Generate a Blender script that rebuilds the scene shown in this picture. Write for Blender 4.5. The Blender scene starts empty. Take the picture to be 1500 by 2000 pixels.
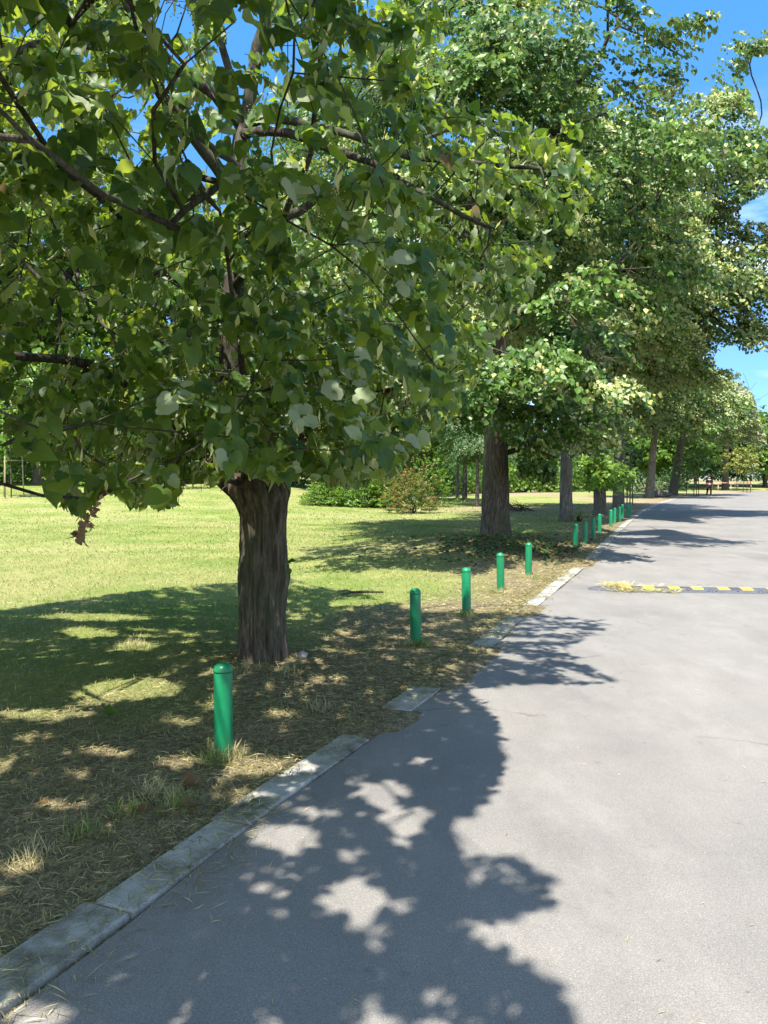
import bpy, bmesh, math, random
import numpy as np
from mathutils import Vector, Matrix, noise as mnoise

random.seed(7)
scene = bpy.context.scene
COL = scene.collection
PI = math.pi

# ------------------------------------------------------------------ camera
F = 1500.0
PITCH = math.atan(68 / 1500)
CAMZ = 1.6
cp, sp = math.cos(PITCH), math.sin(PITCH)

def ray(px, py):
    """direction (X,Y,Z) with the viewing ray of a photo pixel (1500x2000)"""
    x = (px - 750) / F; v = -(py - 1000) / F
    return np.array([x, cp + v * sp, -sp + v * cp])
def gp(px, py, z=0.0):
    d = ray(px, py); t = (z - CAMZ) / d[2]
    return np.array([d[0] * t, d[1] * t, z])
def at(px, py, Y):
    d = ray(px, py); t = Y / d[1]
    return np.array([d[0] * t, Y, CAMZ + d[2] * t])
def proj(P):
    P = np.asarray(P, float)
    x = P[:, 0]; y = P[:, 1]; z = P[:, 2] - CAMZ
    dep = y * cp - z * sp; up = y * sp + z * cp
    ok = dep > 0.15
    dd = np.where(ok, dep, 1)
    return np.where(ok, 750 + F * x / dd, -9e5), np.where(ok, 1000 - F * up / dd, -9e5)

cam = bpy.data.cameras.new('camera'); camo = bpy.data.objects.new('camera', cam)
COL.objects.link(camo); scene.camera = camo
cam.sensor_fit = 'VERTICAL'; cam.sensor_height = 24; cam.lens = 18.0
cam.clip_start = 0.05; cam.clip_end = 2000
camo.location = (0, 0, CAMZ); camo.rotation_euler = (PI / 2 - PITCH, 0, 0)

# ------------------------------------------------------------------ light
EL = math.radians(63)
SH = np.array([-0.35, -0.937])                  # towards the sun, horizontally
SUN = np.array([SH[0] * math.cos(EL), SH[1] * math.cos(EL), math.sin(EL)])
K = SUN[:2] / SUN[2]                             # horizontal run per metre of height
sl = bpy.data.lights.new('sun', 'SUN'); so = bpy.data.objects.new('sun', sl); COL.objects.link(so)
sl.energy = 4.9; sl.angle = math.radians(0.7); sl.color = (1, 0.95, 0.86)
so.rotation_euler = Vector(-SUN).to_track_quat('-Z', 'Y').to_euler()

w = bpy.data.worlds.new('World'); scene.world = w; w.use_nodes = True
nt = w.node_tree; nt.nodes.clear()
def N(nt, t, **k):
    n = nt.nodes.new(t)
    for a, b in k.items():
        setattr(n, a, b)
    return n
def setin(n, **k):
    for a, b in k.items():
        n.inputs[a.replace('_', ' ')].default_value = b
L = lambda nt, a, b: nt.links.new(a, b)
def ramp(nt, fac, stops):
    r = N(nt, 'ShaderNodeValToRGB')
    e = r.color_ramp.elements
    e[0].position, e[0].color = stops[0][0], (*stops[0][1], 1)
    e[1].position, e[1].color = stops[-1][0], (*stops[-1][1], 1)
    for p, c in stops[1:-1]:
        x = e.new(p); x.color = (*c, 1)
    L(nt, fac, r.inputs[0]); return r.outputs[0]
def mixc(nt, fac, a, b, bt='MIX'):
    m = N(nt, 'ShaderNodeMix', data_type='RGBA', blend_type=bt)
    for sock, v in ((m.inputs[0], fac), (m.inputs[6], a), (m.inputs[7], b)):
        if isinstance(v, (int, float)): sock.default_value = v
        elif isinstance(v, tuple): sock.default_value = (*v, 1) if len(v) == 3 else v
        else: L(nt, v, sock)
    return m.outputs[2]
def math_(nt, op, a, b=None, clamp=False):
    m = N(nt, 'ShaderNodeMath', operation=op); m.use_clamp = clamp
    for i, v in enumerate((a, b)):
        if v is None: continue
        if isinstance(v, (int, float)): m.inputs[i].default_value = v
        else: L(nt, v, m.inputs[i])
    return m.outputs[0]

sky = N(nt, 'ShaderNodeTexSky', sky_type='NISHITA', sun_disc=False)
sky.sun_elevation = EL; sky.sun_rotation = math.atan2(SH[0], SH[1]); sky.air_density = 1.1; sky.dust_density = 0.35
sky.ozone_density = 3.5
bg = N(nt, 'ShaderNodeBackground'); bg.inputs[1].default_value = 0.1
out = N(nt, 'ShaderNodeOutputWorld')
tc = N(nt, 'ShaderNodeTexCoord')
mp = N(nt, 'ShaderNodeMapping'); mp.inputs['Scale'].default_value = (2.2, 2.2, 9.0); mp.inputs['Location'].default_value = (0.35, 0.1, 0.55)
L(nt, tc.outputs['Generated'], mp.inputs[0])
cn = N(nt, 'ShaderNodeTexNoise'); setin(cn, Scale=2.1, Detail=7.0, Roughness=0.55)
L(nt, mp.outputs[0], cn.inputs['Vector'])
sx = N(nt, 'ShaderNodeSeparateXYZ'); L(nt, tc.outputs['Generated'], sx.inputs[0])
band = ramp(nt, sx.outputs[2], [(0.0, (.9, .9, .9)), (0.30, (1, 1, 1)), (0.42, (0, 0, 0))])
back = ramp(nt, math_(nt, 'MULTIPLY_ADD', sx.outputs[1], -0.5), [(0.52, (0, 0, 0)), (0.72, (1, 1, 1))])
back.node.inputs[0].links[0].from_node.inputs[2].default_value = 0.5
cn2 = N(nt, 'ShaderNodeTexNoise'); setin(cn2, Scale=2.6, Detail=6.0, Roughness=0.5); L(nt, tc.outputs['Generated'], cn2.inputs['Vector'])
fill_cloud = math_(nt, 'MULTIPLY', ramp(nt, cn2.outputs[0], [(0.42, (0, 0, 0)), (0.56, (1, 1, 1))]), back)      # unseen cloud added behind the viewer, neutral fill light for the shade
cl = math_(nt, 'MAXIMUM', math_(nt, 'MULTIPLY', ramp(nt, cn.outputs[0], [(0.50, (0, 0, 0)), (0.72, (1, 1, 1))]), band), fill_cloud)
skyc = mixc(nt, 1.0, sky.outputs[0], ramp(nt, sx.outputs[2], [(0.0, (0.42, 0.62, 0.92)), (0.2, (0.44, 0.70, 1.0)), (0.5, (0.46, 1.0, 1.25)), (0.9, (0.75, 1.05, 1.2))]), 'MULTIPLY')
L(nt, mixc(nt, math_(nt, 'MULTIPLY', cl, 0.85), skyc, (6.6, 7.4, 8.2)), bg.inputs[0])
L(nt, bg.outputs[0], out.inputs[0])
scene.view_settings.view_transform = 'Standard'; scene.view_settings.look = 'None'
scene.view_settings.exposure = 1.32; scene.view_settings.gamma = 1
scene.render.engine = 'CYCLES'
cy = scene.cycles
cy.max_bounces = 7; cy.diffuse_bounces = 4; cy.transmission_bounces = 4; cy.glossy_bounces = 2
cy.use_denoising = True; cy.caustics_reflective = False; cy.caustics_refractive = False

# ------------------------------------------------------------------ materials
def mat(name):
    m = bpy.data.materials.new(name); m.use_nodes = True
    n = m.node_tree; n.nodes.clear()
    o = N(n, 'ShaderNodeOutputMaterial')
    return m, n, o
def principled(n, o, rough=0.7, spec=0.3):
    b = N(n, 'ShaderNodeBsdfPrincipled'); setin(b, Roughness=rough); b.inputs['Specular IOR Level'].default_value = spec
    L(n, b.outputs[0], o.inputs[0]); return b
def objcoord(n, scale=(1, 1, 1), kind='Object'):
    t = N(n, 'ShaderNodeTexCoord'); m = N(n, 'ShaderNodeMapping'); m.inputs['Scale'].default_value = scale
    L(n, t.outputs[kind], m.inputs[0]); return m.outputs[0]
def wcoord(n, scale=(1, 1, 1)):
    g = N(n, 'ShaderNodeNewGeometry'); m = N(n, 'ShaderNodeMapping'); m.inputs['Scale'].default_value = scale
    L(n, g.outputs['Position'], m.inputs[0]); return m.outputs[0]
def noise(n, vec, scale, detail=4.0, rough=0.55):
    t = N(n, 'ShaderNodeTexNoise'); setin(t, Scale=scale, Detail=detail, Roughness=rough)
    L(n, vec, t.inputs['Vector']); return t.outputs[0]
def bump(n, h, strength, dist, b):
    u = N(n, 'ShaderNodeBump'); setin(u, Strength=strength, Distance=dist)
    L(n, h, u.inputs['Height']); L(n, u.outputs[0], b.inputs['Normal'])

def leaf_mat(name, lo, hi, under, trans_lo, trans_hi, tfac=0.42, veins=False, gloss=0.35):
    """two sided leaf: green above, paler below, light shining through; 'tint' r = leaf, g = dryness"""
    m, n, o = mat(name)
    a = N(n, 'ShaderNodeAttribute', attribute_name='tint')
    s = N(n, 'ShaderNodeSeparateColor'); L(n, a.outputs[0], s.inputs[0])
    top = mixc(n, s.outputs[0], lo, hi)
    top = mixc(n, s.outputs[1], top, tuple(min(hi[i] * 1.0, 1) if hi[0] > .4 else (0.20, 0.12, 0.055)[i] for i in range(3)))
    un = mixc(n, s.outputs[0], tuple(c * 0.8 for c in under), under)
    un = mixc(n, s.outputs[1], un, (0.26, 0.17, 0.09))
    if veins:
        fan = math_(n, 'SINE', math_(n, 'MULTIPLY', math_(n, 'SUBTRACT', a.outputs['Alpha'], math_(n, 'MULTIPLY', s.outputs[2], 0.38)), 38.0))
        vn = math_(n, 'MAXIMUM', ramp(n, s.outputs[2], [(0.0, (1, 1, 1)), (0.07, (0, 0, 0))]), math_(n, 'MULTIPLY', ramp(n, fan, [(0.72, (0, 0, 0)), (0.98, (1, 1, 1))]), 0.55))
        top = mixc(n, math_(n, 'MULTIPLY', vn, 0.55), top, (0.16, 0.24, 0.06)); un = mixc(n, math_(n, 'MULTIPLY', vn, 0.5), un, (0.24, 0.30, 0.13))
    g = N(n, 'ShaderNodeNewGeometry')
    base = mixc(n, g.outputs['Backfacing'], top, un)
    b = N(n, 'ShaderNodeBsdfPrincipled'); b.inputs['Specular IOR Level'].default_value = gloss
    L(n, base, b.inputs['Base Color'])
    L(n, math_(n, 'MULTIPLY_ADD', g.outputs['Backfacing'], 0.3), b.inputs['Roughness'])
    b.inputs['Roughness'].links[0].from_node.inputs[2].default_value = 0.42
    t = N(n, 'ShaderNodeBsdfTranslucent')
    L(n, mixc(n, s.outputs[1], mixc(n, s.outputs[0], trans_lo, trans_hi), (0.2, .1, .03)), t.inputs[0])
    x = N(n, 'ShaderNodeMixShader'); x.inputs[0].default_value = tfac
    L(n, b.outputs[0], x.inputs[1]); L(n, t.outputs[0], x.inputs[2]); L(n, x.outputs[0], o.inputs[0])
    return m
M = {}
M['linden'] = leaf_mat('linden_leaf', (0.024, 0.066, 0.020), (0.082, 0.150, 0.028), (0.36, 0.41, 0.27), (0.14, 0.26, 0.015), (0.56, 0.66, 0.04), 0.43, True, gloss=0.28)
M['linden_far'] = leaf_mat('linden_leaf_far', (0.024, 0.070, 0.014), (0.105, 0.200, 0.026), (0.36, 0.43, 0.21), (0.07, 0.15, 0.012), (0.26, 0.38, 0.04), 0.29)
M['green'] = leaf_mat('green_leaf', (0.050, 0.115, 0.020), (0.17, 0.29, 0.040), (0.15, 0.24, 0.07), (0.14, 0.28, 0.02), (0.40, 0.56, 0.05), 0.42)
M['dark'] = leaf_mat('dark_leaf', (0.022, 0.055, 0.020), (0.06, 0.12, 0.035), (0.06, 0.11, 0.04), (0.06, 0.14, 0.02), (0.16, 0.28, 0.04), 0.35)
M['silver'] = leaf_mat('silver_leaf', (0.09, 0.14, 0.06), (0.19, 0.24, 0.11), (0.42, 0.43, 0.30), (0.10, 0.18, 0.03), (0.2, 0.28, 0.07), 0.3)
M['feather'] = leaf_mat('feather_leaf', (0.06, 0.12, 0.045), (0.14, 0.22, 0.075), (0.12, 0.19, 0.07), (0.1, 0.2, 0.04), (0.2, 0.32, 0.08), 0.35)
M['yellow'] = leaf_mat('yellow_leaf', (0.12, 0.15, 0.03), (0.24, 0.25, 0.05), (0.18, 0.20, 0.06), (0.25, 0.3, 0.03), (0.40, 0.42, 0.06), 0.38)
M['redbush'] = leaf_mat('reddish_leaf', (0.07, 0.13, 0.03), (0.17, 0.22, 0.05), (0.16, 0.18, 0.06), (0.2, 0.28, 0.03), (0.34, 0.38, 0.06), 0.35)
M['rose'] = leaf_mat('red_shoot', (0.26, 0.09, 0.04), (0.36, 0.15, 0.06), (0.3, 0.13, 0.06), (0.4, 0.12, 0.04), (0.45, 0.2, 0.06), 0.3)
M['withered'] = leaf_mat('withered_leaf', (0.30, 0.19, 0.11), (0.46, 0.32, 0.20), (0.44, 0.31, 0.20), (0.2, 0.12, 0.05), (0.3, 0.2, 0.1), 0.2)
M['bract'] = leaf_mat('pale_bract', (0.30, 0.34, 0.07), (0.68, 0.65, 0.25), (0.62, 0.60, 0.26), (0.40, 0.44, 0.08), (0.60, 0.60, 0.20), 0.35)
M['bud'] = leaf_mat('yellow_bud', (0.28, 0.26, 0.06), (0.48, 0.42, 0.12), (0.48, 0.42, 0.12), (0.3, 0.28, 0.05), (0.5, 0.45, 0.1), 0.2)

def bark(name, dark, light, zs=1.0, warm=None):
    m, n, o = mat(name); b = principled(n, o, 0.92, 0.15)
    v = objcoord(n, (9, 9, 1.3 * zs)); a = noise(n, v, 3.0, 6, 0.62)
    v2 = objcoord(n, (26, 26, 4.5 * zs)); a2 = noise(n, v2, 3.0, 5, 0.6)
    big = noise(n, objcoord(n, (1, 1, .6)), 2.2, 3)
    h = math_(n, 'ADD', math_(n, 'MULTIPLY', a, 0.65), math_(n, 'MULTIPLY', a2, 0.35))
    c = ramp(n, h, [(0.36, tuple(x * .45 for x in dark)), (0.47, dark), (0.62, light)])
    c = mixc(n, ramp(n, big, [(0.42, (0, 0, 0)), (0.62, (.55, .55, .55))]), c, warm or (0.075, 0.085, 0.05))
    L(n, c, b.inputs['Base Color']); bump(n, h, 0.9, 0.03, b)
    return m
M['bark'] = bark('linden_bark', (0.085, 0.066, 0.050), (0.21, 0.165, 0.125))
M['bark_grey'] = bark('grey_bark', (0.10, 0.088, 0.075), (0.24, 0.205, 0.175))
M['twig'] = bark('twig_bark', (0.045, 0.036, 0.030), (0.12, 0.10, 0.085))
M['deadtwig'] = bark('dead_twig', (0.16, 0.12, 0.09), (0.30, 0.23, 0.18))
M['stake'] = bark('stake_wood', (0.28, 0.22, 0.15), (0.46, 0.38, 0.27), 0.4, (0.3, 0.25, 0.18))
M['darkstake'] = bark('dark_stake_wood', (0.07, 0.05, 0.04), (0.14, 0.11, 0.08), 0.4)

def simple(name, c, rough=0.6, spec=0.3, var=0.25, sc=30):
    m, n, o = mat(name); b = principled(n, o, rough, spec)
    f = noise(n, objcoord(n), sc, 5)
    L(n, mixc(n, f, tuple(x * (1 - var) for x in c), tuple(min(1, x * (1 + var)) for x in c)), b.inputs['Base Color'])
    bump(n, f, 0.15, 0.004, b)
    return m
M['black_rubber'] = simple('weathered_rubber', (0.085, 0.090, 0.105), 0.72, 0.35, .3, 18)
M['yellow_paint'] = simple('yellow_reflective', (0.72, 0.47, 0.06), 0.5, 0.4, .2, 22)
M['dark_bolt'] = simple('bolt_hole', (0.03, 0.03, 0.03))
M['red_paint'] = simple('red_paint', (0.50, 0.12, 0.06), 0.5, 0.4, .15)
M['white_paint'] = simple('white_paint', (0.5, 0.40, 0.34), 0.5, 0.4, .1)
M['skin'] = simple('skin', (0.50, 0.32, 0.24), .55, .35, .05)
M['hair'] = simple('hair', (0.06, 0.035, 0.025), .5, .4, .2)
M['trousers'] = simple('black_cloth', (0.014, 0.014, 0.018), .85, .1, .3)
M['shoe'] = simple('white_shoe', (0.75, 0.73, 0.72), .6, .3, .05)
M['red_leather'] = simple('rust_red_leather', (0.10, 0.025, 0.016), .5, .4, .2)
M['stone'] = simple('pale_stone', (0.40, 0.35, 0.30), .9, .2, .3, 9)
M['darkstone'] = simple('dark_stone', (0.10, 0.09, 0.08), .9, .2, .3, 4)
M['log'] = simple('log_wood', (0.30, 0.22, 0.15), .9, .2, .35, 7)
M['eye'] = simple('eye', (0.02, 0.015, 0.01), .3, .5, .0)

m, n, o = mat('flowered_top'); b = principled(n, o, .85, .1)
vor = N(n, 'ShaderNodeTexVoronoi'); setin(vor, Scale=16.0); L(n, objcoord(n), vor.inputs['Vector'])
L(n, ramp(n, noise(n, objcoord(n), 22, 3), [(0.42, (0.02, 0.012, 0.016)), (0.54, (0.06, 0.04, 0.042)), (0.68, (0.24, 0.19, 0.18))]), b.inputs['Base Color'])
M['top'] = m

m, n, o = mat('bollard_paint'); b = principled(n, o, 0.34, 0.5)
f = noise(n, objcoord(n, (1, 1, .5)), 14, 5, .6); f2 = noise(n, objcoord(n), 90, 3)
c = mixc(n, f, (0.004, 0.16, 0.060), (0.007, 0.25, 0.098))
oi = N(n, 'ShaderNodeObjectInfo')
c = mixc(n, 1.0, c, ramp(n, oi.outputs['Random'], [(0, (.86, .9, .88)), (1, (1.1, 1.06, 1.1))]), 'MULTIPLY')
wear = noise(n, objcoord(n, (1, 1, .35)), 38, 6, .7)
c = mixc(n, ramp(n, wear, [(0.60, (0, 0, 0)), (0.68, (.55, .55, .55))]), c, (0.03, 0.20, 0.13))
c = mixc(n, ramp(n, noise(n, objcoord(n), 60, 4, .7), [(0.69, (0, 0, 0)), (0.72, (.8, .8, .8))]), c, (0.16, 0.13, 0.10))
sz = N(n, 'ShaderNodeSeparateXYZ'); L(n, objcoord(n), sz.inputs[0])
dirt = math_(n, 'MULTIPLY', ramp(n, sz.outputs[2], [(0.02, (.75, .75, .75)), (0.16, (0, 0, 0))]), ramp(n, f, [(0.35, (0, 0, 0)), (0.65, (1, 1, 1))]))
c = mixc(n, dirt, c, (0.12, 0.11, 0.06))
L(n, c, b.inputs['Base Color']); L(n, math_(n, 'MULTIPLY_ADD', f, 0.3), b.inputs['Roughness'])
b.inputs['Roughness'].links[0].from_node.inputs[2].default_value = 0.24
bump(n, f2, 0.10, 0.003, b); M['bollard'] = m

m, n, o = mat('asphalt'); b = principled(n, o, 0.9, 0.25)
v = wcoord(n)
g1 = noise(n, v, 190, 3, .7); g2 = noise(n, v, 70, 4, .6); g3 = noise(n, v, 0.55, 5, .6); g4 = noise(n, wcoord(n, (1, .35, 1)), 3.2, 5, .6)
c = ramp(n, g1, [(0.30, (0.12, 0.113, 0.105)), (0.46, (0.188, 0.177, 0.164)), (0.58, (0.216, 0.203, 0.187)), (0.73, (0.36, 0.338, 0.305))])
c = mixc(n, 1.0, c, ramp(n, g3, [(0.3, (.80, .80, .82)), (0.5, (1, 1, 1)), (0.7, (1.12, 1.11, 1.08))]), 'MULTIPLY')
c = mixc(n, 1.0, c, ramp(n, g4, [(0.35, (.93, .93, .93)), (0.65, (1.04, 1.04, 1.04))]), 'MULTIPLY')
# long tar seams and hairline cracks
vo = N(n, 'ShaderNodeTexVoronoi', feature='DISTANCE_TO_EDGE'); setin(vo, Scale=0.32)
wv = N(n, 'ShaderNodeVectorMath', operation='ADD'); L(n, v, wv.inputs[0])
nn = N(n, 'ShaderNodeTexNoise'); setin(nn, Scale=1.3, Detail=6.0); L(n, v, nn.inputs['Vector'])
L(n, nn.outputs['Color'], wv.inputs[1]); L(n, wv.outputs[0], vo.inputs['Vector'])
crack = math_(n, 'MULTIPLY', ramp(n, vo.outputs['Distance'], [(0.0, (1, 1, 1)), (0.006, (0, 0, 0))]), ramp(n, g3, [(0.50, (0, 0, 0)), (0.58, (.5, .5, .5))]))
spots = noise(n, v, 6.5, 3, .5)
c = mixc(n, ramp(n, spots, [(0.66, (0, 0, 0)), (0.74, (.32, .32, .32))]), c, (0.085, 0.08, 0.075))
pale = noise(n, wcoord(n, (1, .55, 1)), 1.6, 6, .7)
c = mixc(n, ramp(n, pale, [(0.52, (0, 0, 0)), (0.72, (.35, .35, .35))]), c, (0.30, 0.285, 0.265))
c = mixc(n, crack, c, (0.06, 0.057, 0.055))
L(n, c, b.inputs['Base Color'])
bump(n, math_(n, 'ADD', math_(n, 'MULTIPLY', g1, .6), math_(n, 'MULTIPLY', g2, .4)), 0.55, 0.006, b); M['asphalt'] = m

m, n, o = mat('kerb_concrete'); b = principled(n, o, 0.9, 0.2)
v = wcoord(n); g1 = noise(n, v, 120, 4, .65); g2 = noise(n, v, 4.0, 6, .65)
c = ramp(n, g2, [(0.32, (0.13, 0.12, 0.095)), (0.42, (0.24, 0.225, 0.19)), (0.5, (0.34, 0.33, 0.30)), (0.68, (0.45, 0.44, 0.40))])
c = mixc(n, 1.0, c, ramp(n, g1, [(0.3, (.72, .72, .72)), (0.55, (1, 1, 1)), (0.75, (1.2, 1.2, 1.2))]), 'MULTIPLY')
L(n, c, b.inputs['Base Color']); bump(n, g1, 0.5, 0.004, b); M['kerb'] = m

m, n, o = mat('lawn_soil'); b = principled(n, o, 0.95, 0.1)
a = N(n, 'ShaderNodeAttribute', attribute_name='zone'); s = N(n, 'ShaderNodeSeparateColor'); L(n, a.outputs[0], s.inputs[0])
v = wcoord(n)
n1 = noise(n, wcoord(n, (1, .8, 1)), 1.1, 6, .65); n2 = noise(n, v, 14, 5, .65); n3 = noise(n, v, 75, 4, .7); n4 = noise(n, v, 0.22, 4, .6)
lawn = ramp(n, math_(n, 'ADD', math_(n, 'MULTIPLY', n1, .45), math_(n, 'MULTIPLY', n2, .55)), [(0.36, (0.115, 0.17, 0.035)), (0.5, (0.215, 0.25, 0.070)), (0.64, (0.335, 0.315, 0.125))])
lawn = mixc(n, ramp(n, noise(n, v, .5, 5, .6), [(0.42, (.7, .7, .7)), (0.56, (0, 0, 0))]), lawn, (0.13, 0.195, 0.04))
lawn = mixc(n, ramp(n, n4, [(0.44, (0, 0, 0)), (0.64, (.8, .8, .8))]), lawn, (0.30, 0.28, 0.12))
lit = ramp(n, math_(n, 'ADD', math_(n, 'MULTIPLY', n2, .5), math_(n, 'MULTIPLY', n3, .5)), [(0.36, (0.085, 0.065, 0.042)), (0.5, (0.185, 0.150, 0.090)), (0.64, (0.34, 0.285, 0.165))])
c = mixc(n, s.outputs[0], lawn, lit)
c = mixc(n, s.outputs[1], c, mixc(n, n2, (0.23, 0.17, 0.115), (0.37, 0.28, 0.20)))
c = mixc(n, 1.0, c, ramp(n, n3, [(0.28, (.62, .62, .62)), (0.5, (1, 1, 1)), (0.72, (1.3, 1.3, 1.25))]), 'MULTIPLY')
L(n, c, b.inputs['Base Color']); bump(n, math_(n, 'ADD', n3, math_(n, 'MULTIPLY', n2, .8)), 0.7, 0.03, b); M['ground'] = m

def blade_mat(name):
    m, n, o = mat(name)
    a = N(n, 'ShaderNodeAttribute', attribute_name='tint')
    b = N(n, 'ShaderNodeBsdfPrincipled'); setin(b, Roughness=0.7); b.inputs['Specular IOR Level'].default_value = 0.25
    L(n, a.outputs[0], b.inputs['Base Color'])
    t = N(n, 'ShaderNodeBsdfTranslucent'); L(n, mixc(n, 1.0, a.outputs[0], (1.25, 1.25, .8), 'MULTIPLY'), t.inputs[0])
    x = N(n, 'ShaderNodeMixShader'); x.inputs[0].default_value = 0.3
    L(n, b.outputs[0], x.inputs[1]); L(n, t.outputs[0], x.inputs[2]); L(n, x.outputs[0], o.inputs[0]); return m
M['blade'] = blade_mat('grass_blade')

# ------------------------------------------------------------------ object helpers
def add(name, mesh, material=None, parent=None):
    ob = bpy.data.objects.new(name, mesh); COL.objects.link(ob)
    if material is not None and not mesh.materials: mesh.materials.append(material)
    if parent: ob.parent = parent
    return ob
def tag(ob, label=None, cat=None, group=None, kind=None):
    for k, v in (('label', label), ('category', cat), ('group', group), ('kind', kind)):
        if v: ob[k] = v
    return ob
def thing(name, loc, label, cat, group=None, rz=0.0):
    ob = bpy.data.objects.new(name, None); COL.objects.link(ob); ob.empty_display_size = .3
    ob.location = loc; ob.rotation_euler = (0, 0, rz); return tag(ob, label, cat, group)
def np_mesh(name, V, Q, tint=None, smooth=False):
    """V (n,3), Q (m,k) all faces with k corners"""
    V = np.ascontiguousarray(V, np.float32); Q = np.ascontiguousarray(Q, np.int32)
    me = bpy.data.meshes.new(name); k = Q.shape[1]
    me.vertices.add(len(V)); me.vertices.foreach_set('co', V.ravel())
    me.loops.add(Q.size); me.loops.foreach_set('vertex_index', Q.ravel())
    me.polygons.add(len(Q)); me.polygons.foreach_set('loop_start', np.arange(len(Q), dtype=np.int32) * k)
    me.update(calc_edges=True)
    if smooth: me.polygons.foreach_set('use_smooth', np.ones(len(Q), bool))
    if tint is not None:
        at_ = me.color_attributes.new('tint', 'FLOAT_COLOR', 'POINT')
        c = np.ones((len(V), 4), np.float32); c[:, :tint.shape[1]] = tint
        at_.data.foreach_set('color', c.ravel())
    return me
class MB:
    """collects tubes, rings, boxes into one mesh"""
    def __init__(s): s.v = []; s.f = []
    def ringtube(s, pts, rad, sides=6, cap=True, jitter=None):
        pts = [Vector(p) for p in pts]; base = len(s.v); n = len(pts)
        up = Vector((0, 0, 1)); prev = None
        for i, p in enumerate(pts):
            d = (pts[min(i + 1, n - 1)] - pts[max(i - 1, 0)])
            if d.length < 1e-9: d = Vector((0, 0, 1))
            d.normalize()
            if prev is None:
                a = d.cross(Vector((0, 1, 0)) if abs(d.y) < .9 else Vector((1, 0, 0))).normalized()
            else:
                a = (prev - d * prev.dot(d)).normalized()
            prev = a; b = d.cross(a)
            for k in range(sides):
                t = 2 * PI * k / sides; r = rad[i] if not jitter else rad[i] * jitter(i, k, p)
                s.v.append(p + (a * math.cos(t) + b * math.sin(t)) * r)
        for i in range(n - 1):
            for k in range(sides):
                k2 = (k + 1) % sides
                s.f.append((base + i * sides + k, base + i * sides + k2, base + (i + 1) * sides + k2, base + (i + 1) * sides + k))
        if cap:
            s.f.append(tuple(base + k for k in reversed(range(sides))))
            s.f.append(tuple(base + (n - 1) * sides + k for k in range(sides)))
        return s
    def box(s, c, d, M_=None):
        base = len(s.v)
        for x in (-.5, .5):
            for y in (-.5, .5):
                for z in (-.5, .5):
                    p = Vector((x * d[0], y * d[1], z * d[2]))
                    if M_: p = M_ @ p
                    s.v.append(p + Vector(c))
        for f in ((0, 1, 3, 2), (4, 6, 7, 5), (0, 4, 5, 1), (2, 3, 7, 6), (0, 2, 6, 4), (1, 5, 7, 3)):
            s.f.append(tuple(base + i for i in f))
        return s
    def quadstrip(s, rows):
        base = len(s.v); k = len(rows[0])
        for r in rows: s.v += [Vector(p) for p in r]
        for i in range(len(rows) - 1):
            for j in range(k - 1):
                s.f.append((base + i * k + j, base + i * k + j + 1, base + (i + 1) * k + j + 1, base + (i + 1) * k + j))
        return s
    def build(s, name, material, parent=None, smooth=True):
        me = bpy.data.meshes.new(name); me.from_pydata([tuple(v) for v in s.v], [], s.f); me.update()
        if smooth: me.polygons.foreach_set('use_smooth', np.ones(len(me.polygons), bool))
        return add(name, me, material, parent)
def pip(poly, x, y):
    inside = np.zeros(x.shape, bool); n = len(poly)
    for i in range(n):
        x1, y1 = poly[i]; x2, y2 = poly[(i + 1) % n]
        if y1 == y2: continue
        c = ((y1 > y) != (y2 > y)) & (x < (x2 - x1) * (y - y1) / (y2 - y1) + x1)
        inside ^= c
    return inside
def unit(a): return a / np.maximum(np.linalg.norm(a, axis=-1, keepdims=True), 1e-9)
def sstep(a, b, x):
    t = np.clip((x - a) / (b - a), 0, 1); return t * t * (3 - 2 * t)

# ------------------------------------------------------------------ road edge and terrain
EDGE_PX = [(0, 1996), (154, 1869), (261, 1794), (373, 1705), (583, 1542), (730, 1440), (838, 1378), (950, 1276), (1050, 1186), (1110, 1137), (1165, 1090), (1207, 1045), (1240, 1012), (1264, 996), (1292, 983), (1322, 974), (1342, 969.5), (1400, 965), (1500, 960)]
E = [gp(*p)[:2] for p in EDGE_PX]
d0 = unit(E[6] - E[0])
E = [E[0] - d0 * 14] + E + [E[-1] + unit(E[-1] - E[-2]) * 40]
E = np.array(E)
# resample smoothly
def resample(P, step):
    seg = np.linalg.norm(np.diff(P, axis=0), axis=1); s = np.r_[0, np.cumsum(seg)]
    n_ = max(2, int(s[-1] / step)); q = np.linspace(0, s[-1], n_ + 1)
    out_ = np.c_[np.interp(q, s, P[:, 0]), np.interp(q, s, P[:, 1])]
    for _ in range(6):
        out_[1:-1] = .25 * out_[:-2] + .5 * out_[1:-1] + .25 * out_[2:]
    return out_
ED = resample(E, 0.5)
TN = unit(np.gradient(ED, axis=0)); NL = np.c_[-TN[:, 1], TN[:, 0]]     # left normal
def edge_dist(X, Y):
    """signed distance to the road's left edge, + on the grass side"""
    X = np.asarray(X, float).ravel(); Y = np.asarray(Y, float).ravel(); res = np.empty(len(X))
    for i in range(0, len(X), 4000):
        dx = X[i:i + 4000, None] - ED[None, :, 0]; dy = Y[i:i + 4000, None] - ED[None, :, 1]
        j = np.argmin(dx * dx + dy * dy, axis=1); r = np.arange(len(j))
        res[i:i + 4000] = dx[r, j] * NL[j, 0] + dy[r, j] * NL[j, 1]
    return res
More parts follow.
